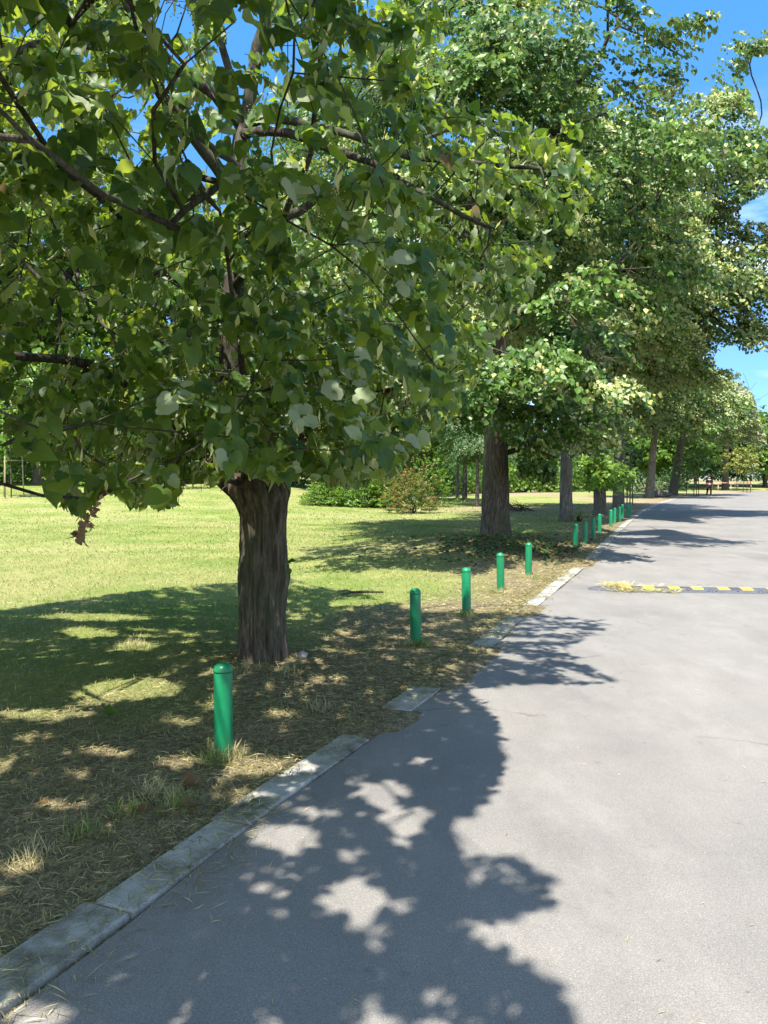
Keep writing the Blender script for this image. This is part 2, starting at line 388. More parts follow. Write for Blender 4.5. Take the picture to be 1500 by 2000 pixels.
def vnoise(X, Y, sc, seed=0):
    """cheap smooth value noise, numpy"""
    rs = np.random.RandomState(seed); T = rs.rand(256, 256)
    x = np.asarray(X) * sc + 1000; y = np.asarray(Y) * sc + 1000
    xi = np.floor(x).astype(int); yi = np.floor(y).astype(int); fx = x - xi; fy = y - yi
    fx = fx * fx * (3 - 2 * fx); fy = fy * fy * (3 - 2 * fy)
    g = lambda a, b_: T[a % 256, b_ % 256]
    return (g(xi, yi) * (1 - fx) + g(xi + 1, yi) * fx) * (1 - fy) + (g(xi, yi + 1) * (1 - fx) + g(xi + 1, yi + 1) * fx) * fy
BURY = [(4.7, 5.2), (5.65, 7.2), (8.7, 9.5), (13.5, 15.0)]
def buried(Y):
    b_ = np.zeros(np.shape(Y))
    for a_, c_ in BURY: b_ = np.maximum(b_, sstep(a_ - .15, a_ + .15, Y) * sstep(c_ + .15, c_ - .15, Y))
    return b_
def terrain(X, Y, sd=None):
    X = np.asarray(X, float); Y = np.asarray(Y, float)
    if sd is None: sd = edge_dist(X, Y).reshape(X.shape)
    far = sstep(3, 12, sd)
    z = 1.15 * sstep(26, 56, Y) * sstep(2, -12, X) * far + 0.9 * sstep(100, 140, Y) * far
    z = z + 0.05 * (vnoise(X, Y, .9, 3) - .5) * sstep(.3, 1.2, sd) + 0.022 * (vnoise(X, Y, 4.0, 4) - .5) * sstep(.3, .6, sd)
    z = z + 0.16 * np.exp(-((X - 2.6) / 2.2) ** 2 - ((Y - 17.6) / 2.6) ** 2) * sstep(.3, 1.6, sd)      # heap of soil round the big tree
    z = z + 0.02 * sstep(.25, .8, sd)
    bu = buried(Y) * (sd > -.16)
    return z - 0.012 * (sd < .25) * (1 - bu) + .026 * bu * sstep(-.16, .06, sd) * sstep(.6, .2, sd)
def th(x, y): return float(terrain(np.array([x]), np.array([y]))[0])

def litter_zone(X, Y, sd):
    nz = (vnoise(X, Y, .8, 11) - .5) * 1.4 + (vnoise(X, Y, 3.0, 12) - .5) * .6
    z = sstep(2.6, .9, sd + nz)
    z = np.maximum(z, .85 * np.exp(-((X - 2.6) / 2.6) ** 2 - ((Y - 16.6) / 2.4) ** 2))
    z = np.maximum(z, .45 * np.exp(-((X + 1.0) / 1.0) ** 2 - ((Y - 6.6) / 1.4) ** 2))
    return z

gx = np.r_[-320, -220, -150, np.arange(-110, -20, 3.0), np.arange(-20, -6, .5), np.arange(-6, 12, .16), np.arange(12, 40, .7), np.arange(40, 130, 4.0), 180, 260, 360]
gy = np.r_[-60, -30, -15, np.arange(-8, 1, .8), np.arange(1, 24, .16), np.arange(24, 60, .6), np.arange(60, 150, 3.0), 180, 240, 340, 600, 1200]
GX, GY = np.meshgrid(gx, gy); sd = edge_dist(GX, GY).reshape(GX.shape)
GZ = terrain(GX, GY, sd)
nx, ny = len(gx), len(gy); ii = np.arange(nx * ny).reshape(ny, nx)
Q = np.stack([ii[:-1, :-1], ii[:-1, 1:], ii[1:, 1:], ii[1:, :-1]], -1).reshape(-1, 4)
me = np_mesh('ground', np.stack([GX, GY, GZ], -1).reshape(-1, 3), Q, smooth=True)
zone = np.zeros((nx * ny, 4), np.float32); zone[:, 3] = 1
zone[:, 0] = litter_zone(GX, GY, sd).ravel()
sapL = gp(20, 978); 
def disc(cx, cy, r): return sstep(r * 1.25, r * .75, np.hypot(GX - cx, GY - cy)).ravel()
# bare mulch under the saplings and far trees
dry = sstep(.40, .68, vnoise(GX, GY, .13, 21)).ravel() * sstep(24, 40, GY).ravel() * sstep(0, 6, GX).ravel() * .8
zone[:, 1] = dry
ca = me.color_attributes.new('zone', 'FLOAT_COLOR', 'POINT'); ca.data.foreach_set('color', zone.ravel())
ground = tag(add('ground', me, M['ground']), kind='structure')

# road sheet
rows = []
for i in range(len(ED)):
    wob = .012 * math.sin(i * 1.7) + .01 * math.sin(i * .61)
    p = ED[i] + NL[i] * wob
    rows.append([(p[0] - NL[i][0] * u, p[1] - NL[i][1] * u, 0.004) for u in (0, 1, 2.5, 5, 8, 11.5)])
road = tag(MB().quadstrip(rows).build('road', M['asphalt'], smooth=False), kind='structure')

# kerb stones, one row (setting)
kb = MB(); rk = random.Random(3)
seg = np.linalg.norm(np.diff(ED, axis=0), axis=1); SS = np.r_[0, np.cumsum(seg)]
def along(s, off):
    x = np.interp(s, SS, ED[:, 0]); y = np.interp(s, SS, ED[:, 1]); i = min(len(ED) - 1, int(np.searchsorted(SS, s)))
    return np.array([x, y]) + NL[i] * off
s = 6.0
while s < SS[-1] - 20 and along(s, 0)[1] < 58:
    ln = rk.uniform(.58, .85); kw = rk.uniform(.185, .222)
    a, bq = along(s + .006, 0.012), along(s + ln - .006, 0.012); cq, dq = along(s + ln - .006, kw), along(s + .006, kw)
    h = [0.013 + rk.uniform(-.006, .007) - .012 * float(buried(along(s + .4, 0)[1])) for _ in range(2)]
    ofs = rk.uniform(-.008, .008); base = len(kb.v)
    nn_ = unit((cq - bq)[None])[0] * ofs
    bev = .008
    lo = [a, bq, cq, dq]; cen = sum(lo) / 4
    for ring in range(3):
        for k, p in enumerate(lo):
            z = (-.08, h[0] - bev if k in (0, 1) else h[1] - bev, h[0] if k in (0, 1) else h[1])[ring]
            q = p + nn_ + (unit((cen - p)[None])[0] * bev * 1.3 if ring == 2 else 0)
            kb.v.append(Vector((q[0], q[1], z)))
    for r_ in range(2):
        for k in range(4):
            k2 = (k + 1) % 4
            kb.f.append((base + r_ * 4 + k, base + r_ * 4 + k2, base + r_ * 4 + 4 + k2, base + r_ * 4 + 4 + k))
    kb.f.append((base + 8, base + 9, base + 10, base + 11))
    s += ln
tag(kb.build('kerb', M['kerb'], smooth=False), kind='structure')

# ------------------------------------------------------------------ leaves
def T_leaf12():
    half = [(.15, -.13), (.40, -.08), (.55, .17), (.52, .43), (.38, .68), (.17, .88)]
    V = [(0, 0), (0, .3), (0, .62), (0, 1.04)] + [(-x, y) for x, y in half] + half
    V = np.array([(x, y, 0) for x, y in V], float)
    V[:, 2] = .28 * np.abs(V[:, 0]) - .24 * V[:, 1] ** 2 + np.array([0, .02, .02, -.06, 0, -.03, -.06, .05, -.05, .02, .0, .04, .05, -.06, .04, -.03])
    Q = [(0, 6, 5, 4), (0, 1, 7, 6), (1, 2, 8, 7), (2, 3, 9, 8), (0, 10, 11, 12), (0, 12, 13, 1), (1, 13, 14, 2), (2, 14, 15, 3)]
    return V, np.array(Q)
def T_leaf6():
    V = np.array([(0, 0, 0), (0, 1.05, -.22), (-.46, .12, .06), (-.38, .68, .0), (.46, .12, .08), (.38, .68, .02)], float)
    Q = [(0, 1, 3, 2), (0, 4, 5, 1)]
    return V, np.array(Q)
def T_leaf4():
    V = np.array([(0, 0, 0), (-.45, .4, .08), (0, 1.0, -.15), (.45, .4, .08)], float)
    return V, np.array([(0, 3, 2, 1)])
def T_bract():
    V = np.array([(0, 0, 0), (-.13, .45, .05), (0, 1.0, -.05), (.13, .45, -.05)], float)
    return V, np.array([(0, 3, 2, 1)])
def T_bud():
    V = np.array([(.5, 0, 0), (-.5, 0, 0), (0, .5, 0), (0, -.5, 0), (0, 0, .5), (0, 0, -.5)], float)
    f = [(0, 2, 4), (2, 1, 4), (1, 3, 4), (3, 0, 4), (2, 0, 5), (1, 2, 5), (3, 1, 5), (0, 3, 5)]
    return V, np.array(f)
LT = {12: T_leaf12(), 6: T_leaf6(), 4: T_leaf4(), 'bract': T_bract(), 'bud': T_bud()}
def leaves_mesh(name, lod, P, A, Nn, S, tint, smooth=False, bend=None):
    tv, tq = LT[lod]; n_ = len(P)
    A = unit(A); Nn = unit(Nn - A * (Nn * A).sum(1, keepdims=True)); side = np.cross(A, Nn)
    rz = tv[None, :, 2] * np.ones((n_, 1)) if bend is None else tv[None, :, 2] * bend[:, None]
    V = P[:, None, :] + S[:, None, None] * (side[:, None, :] * tv[None, :, 0, None] + A[:, None, :] * tv[None, :, 1, None] + Nn[:, None, :] * rz[:, :, None])
    Q = (tq[None] + (np.arange(n_) * len(tv))[:, None, None]).reshape(-1, tq.shape[1])
    t = np.repeat(np.c_[tint[:, :2], np.zeros((n_, 2))], len(tv), axis=0); t[:, 2] = np.tile(np.abs(tv[:, 0]) * 2, n_); t[:, 3] = np.tile(tv[:, 1], n_)
    return np_mesh(name, V.reshape(-1, 3), Q, t, smooth)

def sprays_to_leaves(rng, R, D, Ln, k, size, up=0.9, droop=.55, flip=.10, rough=.4):
    """leaves set alternately along drooping twigs. R roots, D directions, Ln lengths -> arrays"""
    n_ = len(R); D = unit(D)
    t = (np.arange(k)[None, :] + .6 + rng.uniform(-.3, .3, (n_, k))) / k
    sd_ = unit(np.cross(D, np.array([0, 0, 1.0]) + rng.normal(0, .12, (n_, 3))))
    sgn = np.where((np.arange(k) % 2) == 0, 1, -1)[None, :] * np.ones((n_, 1))
    pos = R[:, None, :] + D[:, None, :] * (t * Ln[:, None])[..., None]
    pos[..., 2] -= .35 * Ln[:, None] * t ** 2
    ax = sd_[:, None, :] * (sgn * rng.uniform(.35, .95, (n_, k)))[..., None] + D[:, None, :] * rng.uniform(.1, .8, (n_, k))[..., None] + rng.normal(0, .22, (n_, k, 3))
    ax[..., 2] -= rng.uniform(.1, 1.0, (n_, k)) * droop * 1.6
    nr = np.array([0, 0, up]) + D[:, None, :] * .45 + rng.normal(0, rough, (n_, k, 3))
    nr = nr + np.array([SH[0], SH[1], 0]) * .12
    fl = rng.rand(n_, k) < flip
    nr = np.where(fl[..., None], -nr + 0, nr)
    sz = size * rng.uniform(.52, 1.16, (n_, k)) * (1 - .35 * np.maximum(0, t - .7) / .3)
    pos = pos + unit(ax) * (sz * .35)[..., None]
    tw = np.repeat(np.arange(n_), k)
    return pos.reshape(-1, 3), ax.reshape(-1, 3), nr.reshape(-1, 3), sz.ravel(), tw

def grow(roots, nodes, parent, rng, step=.35, trunk_xy=None):
    """connect twig roots to an existing limb skeleton, nearest first. returns nodes, parent, tips"""
    nodes = [np.array(p, float) for p in nodes]; parent = list(parent); tips = []
    cap = len(nodes) + len(roots) * 14; arr = np.zeros((cap, 3)); arr[:len(nodes)] = nodes; cnt = len(nodes)
    d0_ = np.array([np.min(np.linalg.norm(arr[:cnt] - r, axis=1)) for r in roots])
    for i in np.argsort(d0_):
        r = roots[i]; v = arr[:cnt] - r
        d = np.linalg.norm(v, axis=1) + .55 * np.maximum(0, v[:, 2])      # prefer to come from below
        j = int(np.argmin(d)); a = arr[j].copy(); L_ = np.linalg.norm(r - a)
        m_ = min(12, max(1, int(L_ / step))); pj = j
        sag = rng.normal(0, .05, 3) * L_
        for q in range(1, m_ + 1):
            f_ = q / m_; p = a + (r - a) * f_ + sag * math.sin(PI * f_) + np.array([0, 0, .10 * L_]) * math.sin(PI * f_)
            if q < m_: p = p + rng.normal(0, .02, 3) * min(1, L_)
            arr[cnt] = p; parent.append(pj); pj = cnt; cnt += 1
        tips.append((i, pj))
    fx = len(nodes); kid = {}
    for i in range(fx, cnt): kid.setdefault(parent[i], []).append(i)
    for _ in range(4):
        for i in range(fx, cnt):
            if i in kid: arr[i] = .5 * arr[i] + .25 * arr[parent[i]] + .25 * arr[kid[i][0]]
    return arr[:cnt], parent, tips
def skeleton_mesh(mb, nodes, parent, rmin, expo, rmax, fixed=None, sides=(4, 6, 9), skip=0):
    n_ = len(nodes); w_ = np.zeros(n_); child = [[] for _ in range(n_)]
    for i, p in enumerate(parent):
        if p >= 0: child[p].append(i)
    for i in range(n_ - 1, -1, -1):
        if not child[i]: w_[i] += 1
        if parent[i] >= 0: w_[parent[i]] += w_[i]
    rad = np.minimum(rmax, rmin * w_ ** expo)
    if fixed:
        for i, r in fixed.items(): rad[i] = max(rad[i] * 0 + r, 0)
    done = set()
    for i in range(n_):
        for c in child[i]:
            main = parent[i] >= 0 and c == max(child[i], key=lambda q: w_[q])
            if main and i != 0: continue
            # chain beginning at i through c
            ch = [i, c]
            while child[ch[-1]]: ch.append(max(child[ch[-1]], key=lambda q: w_[q]))
            rr = [rad[q] for q in ch]; rr[0] = min(rr[0], rr[1] * 1.25)
            rmx = max(rr)
            mb.ringtube([nodes[q] for q in ch], rr, sides[2] if rmx > .04 else sides[1] if rmx > .015 else sides[0], cap=False)
    return rad

def trunk_mesh(mb, rings, seed, sides=64, ridge=.09, per=40, flare=0.0, nr=60):
    """rings: (center xyz, radius); interpolated to nr rings; ridged bark as real relief"""
    C = np.array([r[0] for r in rings], float); R = np.array([r[1] for r in rings], float)
    t = np.linspace(0, 1, len(rings)); q = np.linspace(0, 1, nr)
    base = len(mb.v)
    for i in range(nr):
        c = [np.interp(q[i], t, C[:, k]) for k in range(3)]; r = np.interp(q[i], t, R)
        for k in range(sides):
            a = 2 * PI * k / sides
            u = Vector((math.cos(a) * per / 6.28, math.sin(a) * per / 6.28, c[2] * 1.7 + seed * 7))
            h = mnoise.noise(u) * .6 + mnoise.noise(Vector((u.x * 2.1, u.y * 2.1, u.z * 1.6))) * .4
            h = 1 - abs(h) * 2.2
            big = mnoise.noise(Vector((math.cos(a) * 1.2, math.sin(a) * 1.2, c[2] * 1.1 + seed * 3)))
            fl = 1 + flare * math.exp(-max(0, c[2] - C[0, 2]) / .22) * (1 + .45 * math.sin(a * 5 + seed))
            rr = r * fl * (1 + ridge * (h - .5) + .10 * big)
            mb.v.append(Vector((c[0] + math.cos(a) * rr, c[1] + math.sin(a) * rr, c[2])))
    for i in range(nr - 1):
        for k in range(sides):
            k2 = (k + 1) % sides
            mb.f.append((base + i * sides + k, base + i * sides + k2, base + (i + 1) * sides + k2, base + (i + 1) * sides + k))
    mb.f.append(tuple(base + (nr - 1) * sides + k for k in range(sides)))

def lit_forbidden(P, polys, holes):
    """True where a leaf would throw its shadow on ground the photo shows in the sun"""
    g = P[:, :2] - K[None] * P[:, 2:3]
    G = np.c_[g, np.zeros(len(g))]
    X, Y = proj(G); jr = np.random.RandomState(len(P)); jt = 9000 / np.maximum(g[:, 1], 1.5) / 300; X = X + jr.normal(0, 1, len(P)) * jt; Y = Y + jr.normal(0, .4, len(P)) * jt; bad = np.zeros(len(P), bool); vis = g[:, 1] > 1.6
    for p in polys: bad |= pip(p, X, Y)
    for hx, hy, rx, ry in holes: bad |= ((X - hx) / rx) ** 2 + ((Y - hy) / ry) ** 2 < 1
    return bad & vis

# ------------------------------------------------------------------ the near linden
def near_linden():
    rng = np.random.RandomState(11)
    D1 = 6.6; b0 = gp(514, 1294); 
    root = thing('linden_tree', (0, 0, 0), 'large-leaved linden nearest the camera, its ridged trunk forking low behind the first bollard', 'tree', 'lindens along the road')
    tr = MB()
    rings = []
    for py, cx, wd in ((1325, 514, 100), (1292, 514, 94), (1250, 513, 88), (1200, 513, 85), (1150, 514, 90), (1125, 516, 94), (1095, 514, 88), (1050, 513, 84), (1010, 513, 85), (985, 509, 97), (962, 503, 118), (940, 499, 112), (920, 496, 84), (900, 490, 60)):
        rings.append((at(cx, py, D1), wd / 2 / F * D1))
    trunk_mesh(tr, rings, 1.0, sides=128, ridge=.17, per=34, flare=.16, nr=90)
    trunk = tr.build('trunk', M['bark'], root)
    # hand-laid limbs (photo shows them), then twigs grown from them
    nodes = []; parent = []; fixed = {}
    def limb(pts, start, r0, r1):
        prev = start; idx = []
        P = [np.array(p) for p in pts]; fine = []
        for i in range(len(P) - 1):
            m_ = max(2, int(np.linalg.norm(P[i + 1] - P[i]) / .25))
            for q in range(m_): fine.append(P[i] + (P[i + 1] - P[i]) * q / m_)
        fine.append(P[-1])
        for k in range(2):
            for q in range(1, len(fine) - 1): fine[q] = .25 * fine[q - 1] + .5 * fine[q] + .25 * fine[q + 1]
        for i, p in enumerate(fine):
            f_ = i / max(1, len(fine) - 1)
            if i: p = p + rng.normal(0, .012, 3)
            nodes.append(p); parent.append(prev); prev = len(nodes) - 1; idx.append(prev); fixed[prev] = r0 + (r1 - r0) * f_
        return idx
    A = lambda *q: [at(x, y, d) for x, y, d in q]
    ld = limb(A((500, 985, 6.6), (468, 900, 6.6), (452, 830, 6.6), (449, 720, 6.6), (456, 560, 6.6), (468, 330, 6.6), (473, 240, 6.6)), -1, .115, .072)
    def nearest(idx, py):
        return min(idx, key=lambda i: abs(proj(np.array([nodes[i]]))[1][0] - py))
    up = limb(A((473, 240, 6.6), (492, 170, 6.6), (508, 100, 6.55), (522, 0, 6.5), (530, -120, 6.4), (520, -260, 6.4)), ld[-1], .062, .03)
    up2 = limb(A((473, 240, 6.6), (452, 170, 6.5), (436, 100, 6.4), (428, 20, 6.3), (440, -80, 6.3)), ld[-1], .04, .02)
    limb(A((470, 245, 6.6), (420, 190, 6.4), (345, 130, 6.1), (285, 85, 5.9), (240, -10, 5.7), (170, -120, 5.4)), nearest(ld, 245), .045, .018)
    arch = limb(A((457, 400, 6.6), (430, 330, 6.45), (365, 262, 6.2), (318, 180, 5.9), (255, 105, 5.6), (150, 72, 5.2), (0, 100, 4.8), (-150, 160, 4.4)), nearest(ld, 400), .05, .016)
    limb(A((318, 180, 5.9), (275, 110, 5.9), (245, 20, 5.8)), arch[len(arch) // 2], .03, .016)
    limb(A((440, 345, 6.6), (385, 250, 6.9), (340, 190, 7.2), (300, 60, 7.5)), nearest(ld, 350), .035, .018)
    limb(A((474, 250, 6.6), (540, 224, 6.4), (600, 240, 6.2), (700, 272, 5.9), (800, 300, 5.6), (930, 330, 5.3), (1060, 330, 5.1)), nearest(ld, 245), .042, .012)
    limb(A((472, 262, 6.6), (555, 250, 6.0), (640, 285, 5.6), (730, 318, 5.2), (850, 390, 4.8), (960, 450, 4.5)), nearest(ld, 260), .042, .012)
    limb(A((456, 470, 6.6), (600, 405, 6.6), (665, 358, 6.7), (730, 330, 6.9), (850, 250, 7.2), (1000, 235, 7.2)), nearest(ld, 470), .045, .014)
    ll = limb(A((470, 965, 6.6), (430, 935, 6.55), (370, 870, 6.4), (310, 805, 6.2), (230, 730, 5.8), (120, 690, 5.2), (-40, 690, 4.6)), nearest(ld, 980), .085, .02)
    lm = limb(A((452, 600, 6.6), (330, 532, 6.3), (240, 518, 5.9), (155, 510, 5.6)), nearest(ld, 600), .05, .03)
    limb(A((155, 510, 5.6), (110, 580, 5.3), (60, 640, 5.0), (0, 690, 4.8), (-90, 730, 4.5)), lm[-1], .024, .010)
    limb(A((155, 510, 5.6), (140, 545, 5.4), (175, 600, 5.1), (240, 690, 4.7)), lm[-1], .018, .008)
    limb(A((112, 580, 5.3), (113, 640, 5.1), (112, 700, 4.9)), lm[-1], .014, .008)
    limb(A((470, 880, 6.6), (430, 760, 7.0), (395, 650, 7.2), (380, 560, 7.4)), nearest(ld, 880), .035, .015)
    limb(A((500, 975, 6.5), (500, 900, 6.1), (480, 800, 5.6), (470, 700, 5.0), (460, 600, 4.6), (430, 420, 4.2)), nearest(ld, 960), .04, .008)
    limb(A((515, 975, 6.5), (548, 885, 6.3), (640, 800, 5.9), (740, 760, 5.4), (830, 740, 5.0)), nearest(ld, 960), .055, .014)
    limb(A((480, 950, 6.6), (420, 930, 5.9), (330, 920, 5.2), (250, 940, 4.7), (190, 970, 4.4)), nearest(ld, 960), .03, .008)
    limb(A((456, 560, 6.6), (520, 480, 5.8), (570, 400, 5.0), (610, 300, 4.4), (630, 120, 3.9), (650, -150, 3.5)), nearest(ld, 560), .036, .006)
    limb(A((468, 330, 6.6), (380, 260, 5.6), (300, 180, 4.7), (250, 50, 4.0), (240, -200, 3.4)), nearest(ld, 330), .03, .006)
    limb(A((452, 700, 6.6), (560, 640, 6.9), (680, 560, 7.4), (800, 520, 7.8)), nearest(ld, 700), .045, .012)
    # --- where leaves may be
    mask = [(-3000, 830), (0, 835), (45, 880), (85, 925), (105, 985), (170, 1012), (205, 965), (240, 960), (262, 995), (335, 990), (360, 930), (420, 945), (455, 915), (540, 945), (590, 925), (640, 945), (700, 950), (760, 930), (800, 885), (850, 850), (905, 790), (955, 700), (1005, 640), (1040, 560), (1090, 480), (1150, 430), (1185, 380), (1135, 260), (1105, 190), (1030, 195), (960, 215), (905, 190), (870, 130), (860, 60), (880, 0), (900, -40), (1700, -400), (1700, -9000), (-3000, -9000)]
    lit_poly = [(1160, 2400), (1120, 2000), (1100, 1925), (1010, 1888), (955, 1850), (865, 1815), (905, 1800), (1000, 1802), (1060, 1765), (1072, 1735), (1050, 1700), (900, 1668), (872, 1610), (960, 1560), (985, 1480), (960, 1400), (905, 1348), (1000, 1338), (1215, 1336), (1150, 1300), (1090, 1270), (1180, 1235), (1198, 1215), (1040, 1200), (900, 1200), (800, 1195), (700, 1160), (640, 1150), (560, 1132), (470, 1140), (350, 1150), (200, 1165), (0, 1195), (-1600, 1260), (-4000, 1300), (-4000, 938), (5000, 938), (5000, 2400)]
    holes = [(755, 1543, 62, 20), (560, 1640, 80, 30), (690, 1672, 36, 16), (680, 1755, 62, 42), (530, 1736, 30, 13), (785, 1775, 32, 20), (800, 1600, 60, 26), (940, 1962, 34, 15), (775, 1885, 18, 10), (560, 1500, 70, 22), (480, 1560, 60, 16), (450, 1775, 18, 9), (820, 1490, 36, 12), (620, 1590, 40, 12), (270, 1268, 50, 14), (258, 1350, 115, 25), (80, 1400, 110, 15), (40, 1700, 60, 22), (200, 1480, 80, 13), (120, 1580, 60, 12), (340, 1500, 50, 12), (490, 1500, 60, 26), (350, 1420, 40, 9), (150, 1520, 40, 10), (640, 1330, 40, 8), (540, 1400, 40, 9), (180, 1240, 60, 9), (190, 1210, 120, 8), (640, 1215, 40, 5), (880, 1312, 26, 6), (60, 1990, 120, 40), (70, 1450, 40, 9), (420, 1385, 30, 8), (1010, 1250, 24, 5), (700, 1180, 60, 8), (455, 1467, 40, 24)]
    holes = [(a_, b_, c_ * .92, d_ * .92) for a_, b_, c_, d_ in holes[:-1]] + holes[-1:]
    cc = np.array([-1.25, 5.6, 4.0]); cr = np.array([4.7, 5.0, 3.4])
    def inside(P): 
        q = (P - cc) / cr; q2 = q.copy(); q2[:, 2] *= np.where(q[:, 2] < 0, 1.0, .9)
        return (q2 ** 2).sum(1)
    win = [(465, 70, 42, 62, .0), (405, 300, 30, 50, .2), (240, 180, 30, 34, .12), (95, 255, 40, 36, .15), (330, 130, 26, 30, .5), (150, 640, 130, 85, .2), (330, 590, 90, 60, .22), (60, 470, 80, 60, .3), (700, 520, 70, 50, .35), (215, 885, 95, 34, .3), (400, 710, 60, 46, .4), (640, 330, 60, 50, .35), (20, 780, 60, 60, .35), (740, 610, 60, 40, .45), (330, 30, 50, 40, .25), (590, 80, 40, 40, .6), (560, 190, 40, 40, .7), (470, 290, 26, 60, .15), (448, 690, 30, 50, .25), (250, 270, 60, 40, .75), (720, 200, 70, 60, .5), (760, 420, 60, 40, .5)]
    def keep_prob(X, Y):
        p = np.ones(len(X))
        for cx, cy_, rx, ry, k in win:
            g = np.exp(-(((X - cx) / rx) ** 2 + ((Y - cy_) / ry) ** 2) ** 2); p *= 1 - g * (1 - k)
        return p
    def ok_points(P, soft):
        X, Y = proj(P); infr = (X > -60) & (X < 1560) & (Y > -60) & (Y < 2060) & (P[:, 1] > .2)
        good = (~infr) | pip(mask, X, Y)
        good &= ~lit_forbidden(P, [lit_poly], holes)
        good &= np.linalg.norm(P - np.array([0, 0, 1.6]), axis=1) > np.where(infr, 3.0, 1.5)
        good &= P[:, 2] > 1.28
        if soft: good &= (~infr) | (rng.rand(len(P)) < keep_prob(X, Y))
        return good
    roots = []
    # a) spread through the shade it throws
    n_ = 7500
    S = np.c_[rng.uniform(-6.5, 2.2, n_), rng.uniform(.9, 11.8, n_)]; z = rng.uniform(1.6, 8.2, n_)
    P = np.c_[S + K[None] * z[:, None], z]
    q = inside(P); g = ok_points(P, True) & (q < 1) & (rng.rand(n_) < .25 + .75 * q)
    g &= rng.rand(n_) < np.where(P[:, 2] > 4.2, .4, 1)
    roots.append(P[g])
    n_ = 2600
    S = np.c_[rng.uniform(-1.8, 1.0, n_), rng.uniform(.8, 5.4, n_)]; z = rng.uniform(2.3, 5.0, n_)
    P = np.c_[S + K[None] * z[:, None], z]
    roots.append(P[ok_points(P, True) & (P[:, 1] > .2)])
    n_ = 3400
    S = np.c_[rng.uniform(-6.8, -1.4, n_), rng.uniform(4.5, 10.6, n_)]; z = rng.uniform(1.6, 5.2, n_)
    P = np.c_[S + K[None] * z[:, None], z]
    roots.append(P[ok_points(P, True) & (inside(P) < 1.1)])
    n_ = 2300
    P = np.array([at(a_, b_, c_) for a_, b_, c_ in zip(rng.uniform(280, 880, n_), rng.uniform(560, 940, n_), rng.uniform(4.6, 8.2, n_))])
    roots.append(P[ok_points(P, True) & (inside(P) < 1.1)])
    # b) spread over the crown as it is seen
    n_ = 5200
    px = rng.uniform(-150, 1190, n_); py = rng.uniform(-120, 1010, n_); Yd = 2.0 + 8.0 * rng.rand(n_) ** .85
    P = np.array([at(a_, b_, c_) for a_, b_, c_ in zip(px, py, Yd)])
    q = inside(P); g = ok_points(P, True) & (q < 1.08) & (rng.rand(n_) < .2 + .8 * q) & (rng.rand(n_) < np.where(P[:, 2] > 3.7, .85, 1))
    roots.append(P[g])
    # c) the low drooping hem in front and the tip that reaches over the road
    hem = [(70, 985, 4.3), (110, 960, 4.2), (150, 985, 4.0), (185, 960, 4.1), (235, 960, 4.3), (300, 950, 4.5), (335, 955, 4.2), (395, 935, 4.6), (640, 915, 5.0), (700, 920, 5.2), (760, 900, 5.0), (600, 915, 5.0), (820, 840, 4.8), (880, 780, 5.0), (930, 690, 5.2), (1000, 610, 5.2), (1060, 470, 5.0), (1130, 400, 5.0), (1090, 230, 5.2), (1050, 215, 5.2), (1000, 260, 5.0), (1120, 330, 5.0), (1150, 380, 5.2), (940, 250, 5.1), (30, 905, 3.6), (90, 880, 3.6), (220, 900, 3.9), (150, 930, 3.8), (560, 900, 4.8), (520, 870, 4.6), (440, 905, 5.2), (430, 960, 6.2), (780, 850, 5), (730, 860, 4.7), (690, 870, 4.6)]
    roots.append(np.array([at(*h) for h in hem]))
    R = np.concatenate(roots)
    # thin out to even spacing
    keep = []; arr = np.zeros((len(R), 3)); c_ = 0
    order = np.r_[np.arange(len(R) - len(hem), len(R)), rng.permutation(len(R) - len(hem))]
    for i in order:
        if c_ and np.min(np.linalg.norm(arr[:c_] - R[i], axis=1)) < .235: continue
        arr[c_] = R[i]; c_ += 1; keep.append(i)
    R = R[keep]
    nd, par, tips = grow(R, nodes, parent, rng)
    mb = MB(); skeleton_mesh(mb, nd, par, .0032, .45, .06, fixed)
    mb.build('branch', M['twig'], root)
    # leaves
    def pale_at(Q):
        X, Y = proj(Q); f_ = np.zeros(len(Q))
        for cx, cy_, rx, ry, v in ((1030, 250, 130, 80, .55), (560, 310, 60, 50, .7), (215, 340, 60, 40, .65), (385, 375, 60, 35, .6), (640, 640, 50, 60, .6), (600, 460, 60, 60, .35), (1130, 380, 60, 60, .45), (880, 300, 80, 60, .35), (700, 740, 60, 40, .4), (60, 370, 60, 40, .45), (760, 60, 80, 60, .35), (90, 850, 60, 40, .5)):
            f_ = np.maximum(f_, v * np.exp(-((X - cx) / rx) ** 2 - ((Y - cy_) / ry) ** 2))
        return f_
    out_ = unit((R - cc) * np.array([1, 1, .35]) + rng.normal(0, .25, R.shape)); out_[:, 2] -= .12
    Ln = rng.uniform(.32, .62, len(R))
    P, Ax, Nr, Sz, tw = sprays_to_leaves(rng, R - out_ * .12, out_, Ln, 22, .083, up=.95, droop=.62, flip=np.maximum(np.where(rng.rand(len(R), 1) < .12, .7, .07), pale_at(R)[:, None]), rough=.48)
    good = ok_points(P + unit(Ax) * (Sz * .5)[:, None], True)
    P, Ax, Nr, Sz, tw = P[good], Ax[good], Nr[good], Sz[good], tw[good]
    tint = np.zeros((len(P), 3)); tint[:, 0] = np.clip(rng.normal(.45, .25, len(P)) + (rng.rand(len(R))[tw] - .5) * .4, 0, 1); tint[:, 1] = (rng.rand(len(P)) < .0025) * .8
    me = leaves_mesh('crown', 12, P, Ax, Nr, Sz, tint, smooth=True, bend=rng.uniform(.3, 2.4, len(P)))
    add('crown', me, M['linden'], root)
    # thin leafy twigs
    tb = MB()
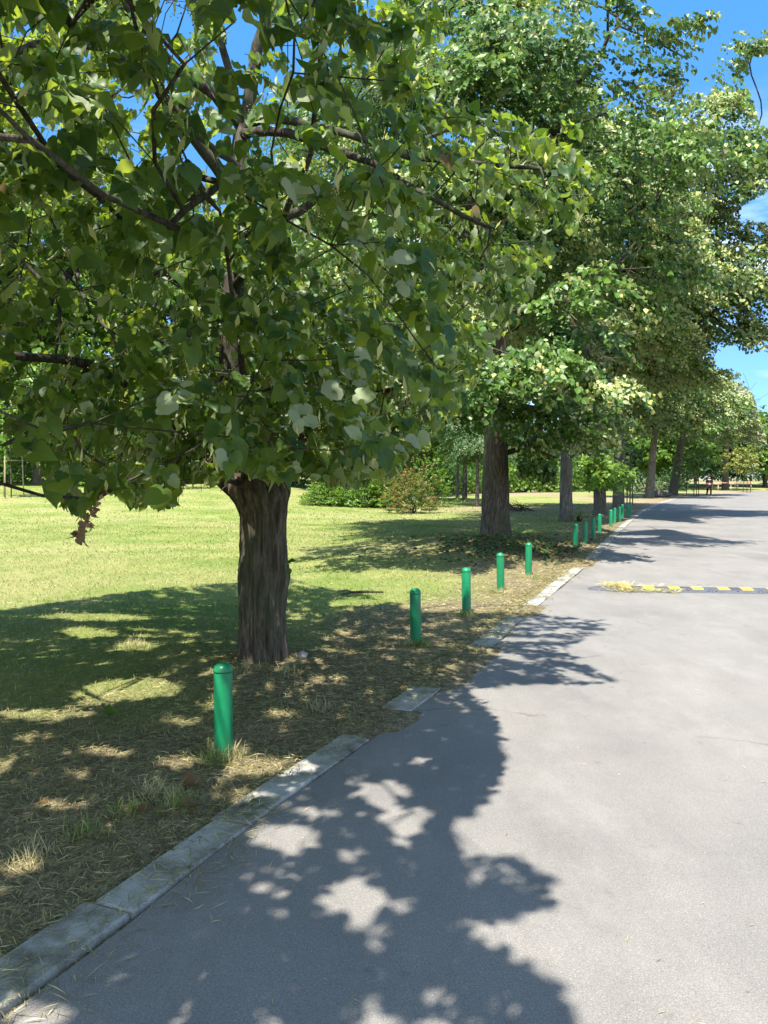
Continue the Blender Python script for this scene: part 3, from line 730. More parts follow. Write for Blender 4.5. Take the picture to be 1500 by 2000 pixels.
    cnt_ = np.bincount(tw, minlength=len(R)); reach = np.zeros(len(R)); np.maximum.at(reach, tw, np.linalg.norm(P - R[tw], axis=1))
    for i in range(len(R)):
        if cnt_[i] < 4: continue
        e = R[i] - out_[i] * .12; d = out_[i] * min(Ln[i], reach[i] * .75)
        tb.ringtube([e + d * f_ - np.array([0, 0, .35 * Ln[i] * f_ * f_]) for f_ in (0, .4, .8)], [.0035, .0026, .0012], 4, cap=False)
    tb.build('twig', M['twig'], root)
    # blossom: pale bracts with little yellow buds
    pick = np.where(rng.rand(len(R)) < .75)[0]; BP, BA, BN, BS = [], [], [], []; UP_, US = [], []
    for i in pick:
        for q in range(rng.randint(2, 5)):
            p = R[i] + out_[i] * Ln[i] * rng.uniform(.1, .9) + rng.normal(0, .05, 3) - np.array([0, 0, .08])
            a_ = np.array([rng.normal(0, .35), rng.normal(0, .35), -1.0]); BP.append(p); BA.append(a_); BN.append(rng.normal(0, 1, 3)); BS.append(rng.uniform(.06, .10))
            c = p + unit(a_[None])[0] * .09
            for k in range(9):
                UP_.append(c + rng.normal(0, .016, 3)); US.append(rng.uniform(.006, .010))
    BP = np.array(BP); g = ok_points(BP, False); 
    me = leaves_mesh('bract', 'bract', BP[g], np.array(BA)[g], np.array(BN)[g], np.array(BS)[g], np.c_[rng.rand(g.sum()), np.zeros((g.sum(), 2))])
    add('bract', me, M['bract'], root)
    UP_ = np.array(UP_); g = ok_points(UP_, False); n_ = g.sum()
    me = leaves_mesh('blossom', 'bud', UP_[g], rng.normal(0, 1, (n_, 3)), rng.normal(0, 1, (n_, 3)), np.array(US)[g], np.c_[rng.rand(n_), np.zeros((n_, 2))])
    add('blossom', me, M['bud'], root)
    # withered brown leaves hanging on a broken twig
    n_ = 30; yy = rng.uniform(925, 1052, n_); P = np.array([at(200 - (yy[_i] - 925) * .36 + rng.uniform(-14, 14), yy[_i], 3.85 + rng.uniform(-.04, .04)) for _i in range(n_)])
    ax = np.c_[rng.normal(0, .25, (n_, 2)), -np.ones(n_)]; t = np.zeros((n_, 3)); t[:, 1] = rng.uniform(.75, 1, n_)
    add('withered_leaf_bunch', leaves_mesh('withered_leaf_bunch', 12, P, ax, rng.normal(0, 1, (n_, 3)), rng.uniform(.022, .046, n_), t, True, rng.uniform(2, 5, n_)), M['withered'], root)
    # two small shoots on the trunk
    P = np.array([at(563, 1098, 6.45), at(568, 1094, 6.4), at(563, 1112, 6.45), at(560, 1106, 6.4)])
    add('trunk_shoot', leaves_mesh('trunk_shoot', 12, P, np.array([(.8, -.2, .3), (.9, .1, 0), (.2, -.3, -1), (.6, 0, -.5)]), np.array([(0, -.5, 1.)] * 4), np.array([.05, .04, .05, .035]), np.full((4, 3), .3) * np.array([1, 0, 0])), M['linden'], root)
    print('near linden: sprays', len(R), 'leaves', len(tint))
near_linden()

# ------------------------------------------------------------------ other trees
SKY = [[(1256, -40), (1262, 8), (1300, 38), (1345, 34), (1398, 8), (1408, 55), (1372, 95), (1358, 138), (1338, 150), (1352, 166), (1392, 140), (1400, 108), (1440, 58), (1505, 22), (1505, -40)],
       [(1462, 110), (1505, 100), (1505, 240), (1480, 236), (1458, 175)],
       [(1448, 398), (1505, 372), (1505, 436), (1440, 430)],
       [(1392, 690), (1420, 675), (1450, 688), (1510, 686), (1510, 900), (1470, 775), (1440, 720), (1396, 720)]]
LETSUN = []
def shades(P):
    b = np.zeros(len(P), bool)
    for x, y, z, r in LETSUN:
        v = P - np.array([x, y, z]); t = v @ SUN; d = np.linalg.norm(v - t[:, None] * SUN, axis=1)
        b |= (t > r * .8) & (d < r)
    return b
def in_sky(P):
    X, Y = proj(P); b = np.zeros(len(P), bool)
    for p in SKY: b |= pip(p, X, Y)
    return b
def tree(name, base, label, cat, group, H, zlow, R, tr, seed, leafmat='linden_far', lod=6, leaf=.11, clumps=70, spr=26, k=12, flip=.22, blossom=.25,
         barkm='bark_grey', lean=(0, 0), ridge=.07, sides=28, nr=30, extra=(), skip_sky=False, flat=.5, forbid=None, zc=None, limbs=True, asym=(0, 0), fork=.42, sprlen=(.5, .9), minr=.35, maskfn=None, cr=(1.0, 1.55), shoots=(), bloomp=.45):
    """a tree in local coordinates: trunk, branches, crown made of many leafy shelves, blossom"""
    rng = np.random.RandomState(seed)
    bx, by = base; bz = th(bx, by)
    root = thing(name, (bx, by, bz), label, cat, group)
    mb = MB(); lx, ly = lean; fz = zlow + (H - zlow) * fork
    rings = [((lx * z / fz, ly * z / fz, z), tr * (1 - .5 * (z / fz))) for z in np.r_[-.15, np.linspace(0, fz, 7)]]
    trunk_mesh(mb, rings, seed, sides=sides, ridge=ridge, per=26, flare=.28, nr=nr)
    mb.build('trunk', M[barkm], root)
    c = np.array([lx + asym[0], ly + asym[1], (zlow + H) / 2 if zc is None else zc]); rr = np.array([R, R, (H - zlow) / 2])
    # clump centres through the crown volume
    d = unit(rng.normal(0, 1, (clumps * 3, 3))); d = d[d[:, 2] > -.85][:clumps]
    f_ = minr + (1 - minr) * rng.rand(len(d)) ** .45
    C = c + d * rr * f_[:, None] * .86
    C[:, :2] += rng.normal(0, .3, (len(C), 2)); cr_ = rng.uniform(cr[0], cr[1], len(C)) * (R / 5.5) ** .6
    if len(extra):
        ex = np.array([e[:3] for e in extra]) - np.array([bx, by, bz]); C = np.r_[C, ex]; cr_ = np.r_[cr_, [e[3] for e in extra]]
    nc = len(C)
    # limbs to the clumps
    nodes = [(lx * z / fz, ly * z / fz, z) for z in np.linspace(zlow * .75, fz, 6)]; par = [-1, 0, 1, 2, 3, 4]
    nd, par, tips = grow(C, nodes, par, rng, step=.5)
    bm_ = MB(); skeleton_mesh(bm_, nd, par, .018, .52, tr * .5, sides=(4, 5, 7)); bm_.build('branch', M['twig'], root)
    # sprays
    idx = np.repeat(np.arange(nc), spr); n_ = len(idx)
    u = unit((C - c) * np.array([1, 1, .25]) + rng.normal(0, .25, (nc, 3))); u[:, 2] = rng.normal(-.12, .15, nc); u = unit(u)
    vv = unit(np.cross(u, np.array([0, 0, 1.0]))); ww = np.cross(vv, u)
    ua = rng.uniform(-1, 1, n_); va = rng.normal(0, .42, n_) * (1.05 - .45 * ua); wa = rng.normal(0, flat * .55, n_)
    q_ = cr_[idx]
    Rt = C[idx] + u[idx] * (ua * 1.25 * q_)[:, None] + vv[idx] * (va * q_)[:, None] + ww[idx] * (wa * q_)[:, None]
    Rt[:, 2] -= .22 * q_ * (np.maximum(0, ua) ** 2 + va ** 2 * .5)
    outd = u[idx] + vv[idx] * (np.sign(va) * rng.uniform(.1, .8, n_))[:, None] + rng.normal(0, .2, (n_, 3)); outd[:, 2] -= .12; outd = unit(outd)
    tipn = np.clip(.5 * ua + .9 * wa / (flat * .55) * .5, -1, 1.2)                       # outer and upper part of a bough
    bloom = np.where(rng.rand(nc) < bloomp, rng.uniform(1.0, 2.2, nc), rng.uniform(.0, .18, nc))
    fl_ = np.clip(flip * (.25 + .9 * bloom[idx]) * (.35 + 2.0 * np.maximum(0, tipn)), 0, .75)[:, None]
    P, Ax, Nr, Sz, tw = sprays_to_leaves(rng, Rt, outd, rng.uniform(*sprlen, n_), k, leaf, up=.9, droop=.5, flip=fl_, rough=.42)
    Wp = P + np.array([bx, by, bz]); g = P[:, 2] > max(.3, zlow * .55) if not len(extra) else P[:, 2] > .55
    g &= ~shades(Wp)
    if skip_sky: g &= ~in_sky(Wp)
    if forbid is not None: g &= ~lit_forbidden(Wp, forbid[0], forbid[1])
    if maskfn is not None: g &= maskfn(Wp)
    P, Ax, Nr, Sz, tw = P[g], Ax[g], Nr[g], Sz[g], tw[g]
    tint = np.zeros((len(P), 3)); tint[:, 0] = np.clip(rng.normal(.42, .22, len(P)) + (rng.rand(nc)[idx][tw] - .5) * .5, 0, 1); tint[:, 1] = (rng.rand(len(P)) < .008) * .7
    add('crown', leaves_mesh('crown', lod, P, Ax, Nr, Sz, tint), M[leafmat], root)
    if shoots:
        ns = 26 * len(shoots); e_ = np.array([q[:4] for q in shoots]); ii_ = np.repeat(np.arange(len(shoots)), 26)
        Rs = e_[ii_, :3] - np.array([bx, by, bz]) + unit(rng.normal(0, 1, (ns, 3))) * (e_[ii_, 3] * rng.rand(ns) ** .5)[:, None]
        ds = unit(rng.normal(0, 1, (ns, 3)) * np.array([1, 1, .3]) + np.array([0, -.4, -.2]))
        P2, A2, N2, S2, _ = sprays_to_leaves(rng, Rs, ds, rng.uniform(.3, .6, ns), 9, .15, .9, .6, .05, .4)
        add('fresh_shoots', leaves_mesh('fresh_shoots', 6, P2, A2, N2, S2, np.c_[rng.uniform(.5, 1, len(P2)), np.zeros((len(P2), 2))]), M['green'], root)
        sb_ = MB()
        for q in range(0, ns, 3): sb_.ringtube([(0, 0, max(.9, Rs[q][2] - .3)), Rs[q] * .6 + np.array([0, 0, Rs[q][2] * .4 + .1]), Rs[q]], [.012, .009, .004], 4, cap=False)
        sb_.build('shoot_stem', M['twig'], root)
    if blossom > 0:
        nb = int(len(P) * blossom); j = rng.randint(0, len(P), nb)
        top_ = rng.rand(nb) < np.clip((.15 + 1.2 * tipn[tw[j]]) * bloom[idx[tw[j]]], 0, 1); j = j[top_]; nb = len(j)
        a_ = np.c_[rng.normal(0, .5, (nb, 2)), -np.ones(nb)]
        add('blossom', leaves_mesh('blossom', 4, P[j] + rng.normal(0, .05, (nb, 3)) + np.array([0, 0, .03]), a_, rng.normal(0, 1, (nb, 3)) + np.array([SH[0], SH[1], .8]), leaf * rng.uniform(.5, .95, nb), np.c_[rng.rand(nb), np.zeros((nb, 2))]), M['bract'], root)
    return root

def xy(px, py, z=0): q = gp(px, py, z); return (q[0], q[1])
ROW = 'lindens along the road'
for px_, py_, D_, r_ in ((1150, 905, 31, .65), (1190, 920, 30.6, .7), (1222, 928, 31, .6)): LETSUN.append((*at(px_, py_, D_), r_))
for px_, py_ in ((1171, 1041), (1215.5, 1013), (978, 1157)): LETSUN.append((*(gp(px_, py_) + np.array([0, 0, .36])), .28))
# ground strips the photo shows in full sun: right of the shade on the road, and the lawn between the first two trees
lit2 = [[(560, 1130), (640, 1128), (760, 1110), (880, 1122), (960, 1150), (1060, 1150), (1110, 1140), (1180, 1130), (1250, 1118), (1350, 1116), (1430, 1122), (1520, 1122), (2200, 1120), (2200, 2100), (-500, 2100), (-500, 1130)],
        [(1160, 1030), (1240, 1012), (1360, 1022), (1600, 1030), (1600, 1046), (1430, 1058), (1300, 1034), (1200, 1040)],
        [(-500, 1125), (520, 1118), (600, 1085), (560, 1045), (620, 1030), (700, 1022), (700, 1008), (-500, 1008)], [(1320, 1005), (1600, 990), (1600, 1030), (1400, 1026)]]
holes2 = [(1225, 1075, 30, 6), (1290, 1083, 40, 4), (1390, 1072, 30, 4), (1470, 1088, 50, 10), (1240, 1048, 50, 3)]
def T(px, py): return xy(px, py)
b2 = T(967, 1054)
def mask2(P):
    X, Y = proj(P); return ~((X > 905) & (X < 1012) & (Y > 868) | (Y > 945) | (X > 1085) & (Y > 875 + 12 * np.sin(X * .1)) | (X > 990) & (Y > 790 + 12 * np.sin(X * .09)) & (P[:, 1] < 17.2))
def mask3(P):
    X, Y = proj(P); return ~((X > 1075) & (Y > 885 + 9 * np.sin(X * .13)) | (Y > 930))
def mask4(P):
    X, Y = proj(P); return ~(Y > 888 + 8 * np.sin(X * .15))
def ex(px, py, Y, r): p = at(px, py, Y); return (p[0], p[1], p[2], r)
tree('linden_tree', b2, 'tall broad linden with the thickest dark trunk, standing behind the fifth green bollard', 'tree', ROW, 14.5, 2.7, 6.0, .36, 21, barkm='bark', leaf=.128, clumps=135, spr=58, k=13, cr=(.8, 1.35), flat=.34, skip_sky=True, ridge=.10, sides=64, nr=50, forbid=(lit2, holes2), blossom=.85, bloomp=.52, flip=.16, maskfn=mask2,
     extra=[ex(1130, 570, 14.2, .7), ex(1050, 700, 13.8, .7), ex(1180, 745, 14.0, .45), ex(960, 740, 14.5, .7), ex(900, 700, 14.6, .8), ex(1000, 80, 15.0, .9), ex(950, 130, 14.6, .8), ex(1120, 640, 14.6, .6), ex(870, 620, 15, .8), ex(1050, 880, 18.6, .8), ex(1090, 840, 18.5, .9), ex(1040, 910, 19.4, .5), ex(1040, 800, 17.5, .9), ex(1060, 780, 17.5, 1.0), ex(1120, 800, 18, .8), ex(700, 680, 12.6, 1.0), ex(800, 720, 12.8, 1.0), ex(620, 640, 13.5, 1.1), ex(870, 730, 12.6, .8), ex(760, 600, 13, 1.1), ex(560, 560, 14.5, 1.2), ex(660, 560, 15, 1.2), ex(860, 660, 12.4, .8), ex(900, 780, 17.5, .7), ex(1050, 860, 19.8, .7), ex(980, 760, 17, .9)])
b3 = T(1105, 1020)
tree('linden_tree', b3, 'tall linden with slim straight grey trunk, next along the row after the thickest trunk', 'tree', ROW, 15.5, 3.0, 5.2, .23, 22, clumps=120, spr=46, k=12, cr=(.85, 1.35), flat=.34, maskfn=mask3, leaf=.14, skip_sky=True, blossom=.85, bloomp=.68, flip=.2, forbid=(lit2[1:2] + lit2[3:], holes2[:0]), asym=(.8, 0),
     extra=[ex(1310, 420, 25, .9), ex(1370, 470, 26, .9), ex(1330, 330, 26, 1.0), ex(1150, 880, 26.5, .8)])
b4 = T(1172, 1008)
tree('linden_tree', b4, 'tall linden with short leaning trunk and fresh light green shoots hanging low over its trunk', 'tree', ROW, 17.0, 3.2, 5.6, .26, 23, clumps=130, spr=46, k=12, cr=(.85, 1.35), flat=.34, maskfn=mask4, leaf=.145, skip_sky=True, blossom=.95, bloomp=.78, flip=.24, lean=(-.3, 0), asym=(.8, 0),
     shoots=[ex(1142, 905, 31, .5), ex(1190, 912, 30.6, .55), ex(1178, 935, 30.5, .35), ex(1225, 925, 31, .45), ex(1150, 930, 31.3, .35), ex(1205, 930, 30.6, .35), ex(1160, 885, 31, .5)],
     extra=[ex(1400, 620, 30, 1.0), ex(1470, 640, 30, 1.0), ex(1440, 560, 30, 1.2), ex(1450, 300, 30, 1.2), ex(1480, 480, 31, 1.2), ex(1380, 210, 29, 1.0), ex(1440, 120, 29, .9), ex(1490, 180, 29, 1.0), ex(1470, 255, 28, 1.2), ex(1435, 185, 27, 1.0), ex(1500, 330, 28, 1.2), ex(1385, 195, 27, .9), ex(1500, 270, 28.5, 1.2), ex(1440, 350, 28, 1.2), ex(1500, 560, 29, 1.2), ex(1480, 90, 28, .6), ex(1500, 480, 29, 1.0), ex(1410, 280, 28, 1.1), ex(1490, 330, 29, 1.1), ex(1400, 380, 28, 1.1), ex(1480, 560, 29, 1.1), ex(1490, 640, 29, .8), ex(1420, 500, 28, 1.1), ex(1350, 560, 28, 1.1), ex(1340, 250, 28, 1), ex(1470, 90, 29, .7), ex(1420, 640, 29, .8)])
b5 = T(1208, 994)
tree('linden_tree', b5, 'linden with upright grey trunk close behind the brightest far bollard', 'tree', ROW, 13.5, 3.4, 4.8, .30, 24, clumps=80, spr=36, k=11, leaf=.175, blossom=.6, bloomp=.7, flip=.28, skip_sky=True)
b6 = T(1268, 973)
tree('linden_tree', b6, 'linden with pale sunlit trunk standing in the grass where the road begins to bend', 'tree', ROW, 12.0, 3.6, 4.6, .34, 25, clumps=70, spr=34, k=10, leaf=.20, blossom=.65, bloomp=.8, flip=.3, skip_sky=True, lean=(.5, 0))
b7 = T(1314, 968)
tree('linden_tree', b7, 'linden with dark trunk leaning right just left of the walking person', 'tree', ROW, 11.5, 4.2, 5.2, .42, 26, clumps=74, spr=34, k=10, leaf=.22, blossom=.65, bloomp=.8, flip=.3, skip_sky=True, lean=(1.0, 0))
tree('linden_tree', (42.2, 95), 'silvery blossoming linden whose round crown stands against the blue sky above the bend', 'tree', ROW, 15.2, 4.6, 6.3, .42, 27, barkm='bark', leafmat='silver', clumps=90, spr=34, k=10, leaf=.25, blossom=.9, bloomp=.9, flip=.35, skip_sky=True)
# left background, beyond the lawn
BG = 'trees beyond the lawn'
tree('park_tree', (-23.0, 51.5), 'big dark-trunked tree at the far edge of the lawn, behind the left staked sapling', 'tree', BG, 21.5, 3.0, 7.2, .50, 31, 'green', 6, .34, 95, 32, 10, .05, 0, 'bark')
tree('park_tree', (-15.5, 54), 'light green tree across the lawn, half hidden by the hanging tip of the near crown', 'tree', BG, 23.5, 2.4, 6.8, .40, 32, 'green', 6, .34, 95, 32, 10, .05, 0, 'bark')
tree('park_tree', (-8.0, 58), 'tall fresh green tree seen through the left half of the near linden crown', 'tree', BG, 24.0, 2.6, 7.2, .42, 33, 'green', 6, .34, 95, 32, 10, .05, 0, 'bark')
tree('park_tree', (-1.5, 62), 'tall green tree seen behind the forked trunk of the near linden', 'tree', BG, 22.5, 2.8, 6.8, .40, 34, 'green', 6, .34, 95, 32, 10, .05, 0, 'bark')
tree('park_tree', (-33.0, 58), 'broad green tree at the left end of the far lawn edge', 'tree', BG, 22.5, 2.5, 7.4, .45, 35, 'green', 6, .34, 95, 32, 10, .05, 0, 'bark')
# middle background
tree('maple_tree', (2.6, 52), 'rounded green maple standing right behind the red-tipped shrub', 'tree', BG, 10.5, 1.6, 4.2, .22, 41, 'green', 6, .24, 70, 22, 10, .04, 0, 'bark')
tree('pine_tree', (4.16, 43.6), 'slim pale-barked tree with feathery blue-green foliage left of the thickest trunk', 'tree', 'feathery trees in the middle ground', 7.6, 2.9, 2.0, .10, 42, 'feather', 4, .10, 42, 34, 14, 0, 0, 'bark_grey', fork=.8, flat=.4)
tree('pine_tree', (5.15, 49), 'dark-stemmed feathery tree between two slim pale stems', 'tree', 'feathery trees in the middle ground', 6.6, 2.6, 1.9, .17, 43, 'dark', 4, .10, 36, 34, 14, 0, 0, 'twig', fork=.8, flat=.4)
tree('pine_tree', (5.0, 41.2), 'low feathery tree with flat fresh green top, its stem nearest the thickest trunk', 'tree', 'feathery trees in the middle ground', 4.4, 2.3, 1.5, .11, 44, 'feather', 4, .10, 30, 34, 14, 0, 0, 'bark_grey', fork=.8, flat=.4)

# distant belt of trees: three kinds copied
def copy_tree(o, loc, rz, sc, label):
    c = o.copy(); COL.objects.link(c); c.location = loc; c.rotation_euler = (0, 0, rz); c.scale = (sc, sc, sc); c['label'] = label
    for ch in o.children:
        d = ch.copy(); COL.objects.link(d); d.parent = c
    return c
FB = 'belt of trees far behind the park'
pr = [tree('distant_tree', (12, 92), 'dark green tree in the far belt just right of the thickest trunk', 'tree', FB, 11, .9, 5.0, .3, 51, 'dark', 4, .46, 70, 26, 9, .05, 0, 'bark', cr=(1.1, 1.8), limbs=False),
      tree('distant_tree', (55.5, 112), 'bright green tree in the far belt right of the red and white barriers', 'tree', FB, 12.5, 1.0, 5.6, .32, 52, 'green', 4, .46, 70, 26, 9, .05, 0, 'bark', cr=(1.1, 1.8))]
far = [(20, 96, 0, .95, 'dark tree in the far belt behind the slim straight grey trunk'), (27, 101, 0, 1.0, 'dark tree in the far belt seen between the pale sunlit trunk and the row bollards'), (35, 100, 1, .8, 'lighter tree in the far belt behind the pale sunlit trunk'), (42, 108, 1, .75, 'fresh green tree in the far belt directly behind the walking person'), (48.5, 114, 0, .95, 'dark tree in the far belt behind the red and white barriers'), (65, 118, 1, 1.05, 'bright green tree in the far belt at the right edge of the view'),
       (5, 88, 0, 1.0, 'dark tree in the far belt behind the feathery trees'), (-3.5, 84, 0, 1.05, 'dark tree in the far belt left of the green shrubs'), (-12, 80, 0, 1.1, 'dark tree in the far belt behind the pale staked sapling'), (-22, 78, 0, 1.1, 'dark tree in the far belt behind the hanging withered leaves'), (-32, 74, 0, 1.1, 'dark tree in the far belt left of the big dark trunk'), (-44, 76, 0, 1.2, 'dark tree in the far belt at the left edge of the view'),
       (0, 108, 1, 1.1, 'lighter tree deep in the far belt above the green shrubs'), (15, 112, 1, 1.0, 'lighter tree deep in the far belt right of the feathery trees')]
for i, (x, y, kk, sc, lb) in enumerate(far):
    copy_tree(pr[kk], (x, y, th(x, y) - .1), i * 1.3 + .5, sc, lb)

def woodland():
    rng = np.random.RandomState(77); n_ = 42000
    X = rng.uniform(-110, 150, n_); Y = np.where(X < 0, 92, 92 + 38 * sstep(0, 45, X)) + rng.uniform(4, 14, n_)
    top = 6.5 + 3.5 * (vnoise(X, Y, .12, 61) - .5) + 2.5 * (vnoise(X, Y, .4, 62) - .5)
    Z = top * rng.rand(n_) ** .8; P = np.c_[X, Y - .25 * Z + 1.5 * (vnoise(X, Z, .5, 63) - .5), terrain(X, Y, np.full(n_, 99.)) + Z]
    t = np.zeros((n_, 3)); t[:, 0] = np.clip(rng.normal(.4, .3, n_) + (vnoise(X, Z, .35, 64) - .5), 0, 1)
    ax = rng.normal(0, .7, (n_, 3)); ax[:, 2] -= .6; nr = rng.normal(0, .5, (n_, 3)) + np.array([0, -.6, .8])
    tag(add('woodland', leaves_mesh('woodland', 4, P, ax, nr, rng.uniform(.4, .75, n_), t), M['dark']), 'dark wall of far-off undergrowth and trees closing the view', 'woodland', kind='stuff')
woodland()
def undergrowth():
    rng = np.random.RandomState(78); n_ = 30000
    t_ = rng.rand(n_); X = np.interp(t_, [0, .6, .8, 1], [-52, -1, 12, 26]); Y = np.interp(t_, [0, .6, .8, 1], [60, 65, 78, 90]) + rng.normal(0, 1.6, n_); X = X + rng.normal(0, .8, n_)
    top = 2.4 + 3.0 * vnoise(X, Y, .22, 65) + 1.2 * (vnoise(X, Y, .8, 66) - .5)
    Z = top * rng.rand(n_) ** .75; P = np.c_[X, Y - .2 * Z, terrain(X, Y) + Z]
    t = np.zeros((n_, 3)); t[:, 0] = np.clip(rng.normal(.4, .3, n_) + 1.2 * (vnoise(X, Z, .5, 67) - .5), 0, 1)
    ax = rng.normal(0, .7, (n_, 3)); ax[:, 2] -= .6; nr = rng.normal(0, .5, (n_, 3)) + np.array([0, -.6, .8])
    tag(add('undergrowth', leaves_mesh('undergrowth', 4, P, ax, nr, rng.uniform(.22, .42, n_), t), M['green']), 'thick green undergrowth along the far edge of the lawn', 'undergrowth', kind='stuff')
undergrowth()

# ------------------------------------------------------------------ shrubs
def shrub(name, base, label, H, R, seed, leafmat, leaf=.09, n_s=420, k=10, tips=None, group='shrubs on the lawn', stems=9, lod=6, cat='shrub'):
    rng = np.random.RandomState(seed); bx, by = base; bz = th(bx, by)
    root = thing(name, (bx, by, bz), label, cat, group)
    d = unit(rng.normal(0, 1, (n_s, 3))); d[:, 2] = np.abs(d[:, 2]) * 1.0
    lump = 1 + .40 * np.sin(d[:, 0] * 5 + seed) * np.cos(d[:, 1] * 4 + seed * 2) + .15 * rng.normal(0, 1, n_s)
    Rt = d * np.array([R, R, H * .9]) * (lump * (.45 + .55 * rng.rand(n_s) ** .5))[:, None]; Rt[:, 2] = np.maximum(.12, Rt[:, 2])
    mb = MB()
    for i in range(stems * 4):
        q = Rt[rng.randint(n_s)]; mb.ringtube([(rng.normal(0, R * .12), rng.normal(0, R * .12), -.05), q * .5 + np.array([0, 0, .1]), q], [.014, .01, .004], 5, cap=False)
    mb.build('stem', M['twig'], root)
    P, Ax, Nr, Sz, tw = sprays_to_leaves(rng, Rt, unit(d + np.array([0, 0, .5])), rng.uniform(.2, .45, n_s), k, leaf, .8, .2, .08, .5)
    P[:, 2] = np.maximum(P[:, 2], .05)
    t = np.zeros((len(P), 3)); t[:, 0] = np.clip(rng.normal(.5, .3, len(P)), 0, 1)
    add('foliage', leaves_mesh('foliage', lod, P, Ax, Nr, Sz, t), M[leafmat], root)
    if tips:
        j = np.where(rng.rand(len(P)) < tips)[0]; j = j[np.linalg.norm(P[j] / np.array([R, R, H]), axis=1) > .62]
        t = np.zeros((len(j), 3)); t[:, 0] = rng.rand(len(j))
        add('red_foliage', leaves_mesh('red_foliage', 6, P[j] + unit(P[j]) * .06, Ax[j] + np.array([0, 0, .8]), Nr[j], Sz[j] * .9, t), M['rose'], root)
    return root
shrub('shrub', xy(640, 993), 'low spreading yellow-green shrub at the left end of the shrub clump', 1.15, 1.1, 61, 'green', .11, 420)
shrub('shrub', xy(680, 990), 'rounded blue-green shrub in the middle of the shrub clump', 2.3, 1.25, 62, 'feather', .10, 620)
shrub('shrub', xy(722, 994), 'dense dark green shrub beside the rounded blue-green one', 1.8, 1.05, 63, 'green', .11, 480)
shrub('shrub', xy(757, 992), 'loose green shrub close left of the red-tipped shrub', 1.6, .9, 64, 'redbush', .10, 380, tips=.12)
shrub('shrub', xy(806, 1003), 'tall loose shrub with red and orange young shoots standing alone', 2.0, 1.0, 65, 'redbush', .09, 300, tips=.3)
shrub('shrub', (2.5, 40.5), 'green shrub behind the red-tipped shrub with pale stems', 2.4, 1.1, 66, 'green', .1, 260)
shrub('shrub', (-19.5, 50), 'leafy undergrowth shrub right of the big dark trunk on the left', 3.2, 2.0, 67, 'green', .2, 260, group='undergrowth at the far lawn edge')
shrub('shrub', (-25.5, 51), 'leafy undergrowth shrub left of the big dark trunk on the left', 3.4, 2.2, 68, 'green', .2, 260, group='undergrowth at the far lawn edge')
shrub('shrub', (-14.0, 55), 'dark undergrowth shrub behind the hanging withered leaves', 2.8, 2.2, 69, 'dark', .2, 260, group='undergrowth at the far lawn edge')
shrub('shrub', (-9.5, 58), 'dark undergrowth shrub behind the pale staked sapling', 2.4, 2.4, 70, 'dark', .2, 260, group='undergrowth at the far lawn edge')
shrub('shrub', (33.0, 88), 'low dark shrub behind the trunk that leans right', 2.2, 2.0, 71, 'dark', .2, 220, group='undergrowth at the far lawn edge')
shrub('shrub', (26.5, 78), 'low grey-green shrub between the pale trunk and the trunk leaning right', 1.6, 1.6, 72, 'silver', .16, 200, group='undergrowth at the far lawn edge')
shrub('root_sucker', (b3[0] + .42, b3[1] - .1), 'brown tuft of shoots at the foot of the slim straight grey trunk', .35, .35, 73, 'redbush', .05, 40, k=5, group=None, stems=6, cat='shoots')

# ------------------------------------------------------------------ saplings with stakes
def sapling(base, label, H, leafmat, stakem, seed, nst=3, sh=2.1, spread=.55, crownz=2.2, cr_=1.1, rail=True, leaf=.16):
    rng = np.random.RandomState(seed); bx, by = base; bz = th(bx, by)
    root = thing('staked_sapling', (bx, by, bz), label, 'young tree', 'young trees')
    MB().ringtube([(0, 0, -.05), (.02, 0, 1.0), (-.02, .02, 2.0), (0, 0, H)], [.035, .03, .025, .008], 7).build('trunk', M['bark_grey'], root)
    n_ = 90; d = unit(rng.normal(0, 1, (n_, 3))); C = np.array([0, 0, (crownz + H) / 2]) + d * np.array([cr_, cr_, (H - crownz) / 2 + .2]) * (rng.rand(n_, 1) ** .5)
    mb = MB()
    for i in range(0, n_, 3): mb.ringtube([(0, 0, max(1.2, C[i][2] - .5)), C[i]], [.012, .004], 4, cap=False)
    mb.build('branch', M['twig'], root)
    P, Ax, Nr, Sz, tw = sprays_to_leaves(rng, C, unit(d + np.array([0, 0, .1])), rng.uniform(.3, .5, n_), 9, leaf, .9, .6, .1, .4)
    t = np.zeros((len(P), 3)); t[:, 0] = rng.rand(len(P)); add('crown', leaves_mesh('crown', 6, P, Ax, Nr, Sz, t), M[leafmat], root)
    pts = [(spread * math.cos(a + .5), spread * math.sin(a + .5)) for a in [2 * PI * i / nst for i in range(nst)]]
    for (x, y) in pts:
        MB().ringtube([(x * 1.1, y * 1.1, -.1), (x, y, sh)], [.032, .03], 8).build('stake', M[stakem], root)
    if rail:
        for i in range(nst):
            a = pts[i]; b_ = pts[(i + 1) % nst]
            MB().ringtube([(a[0], a[1], sh - .22), (b_[0], b_[1], sh - .22)], [.022, .022], 6).build('rail', M[stakem], root)
    return root
sapling((at(22, 977, 40)[0], 40.0), 'young tree held by three pale wooden stakes with rails at the left edge', 5.0, 'green', 'stake', 81, sh=2.15)
sapling((at(358, 968, 46)[0], 46.0), 'young tree held by pale stakes behind the drooping hem of the near linden', 4.5, 'green', 'stake', 82, sh=2.0)
sapling(xy(1355, 969), 'young tree with dark stakes just left of the walking person', 3.9, 'feather', 'darkstake', 83, sh=1.7, crownz=1.4, cr_=1.9, leaf=.2)
sapling(xy(1230, 987), 'slim young tree tied to two thin dark stakes beyond the last green bollards', 3.3, 'feather', 'darkstake', 84, nst=2, sh=2.2, spread=.2, crownz=1.2, cr_=.75, rail=False, leaf=.12)
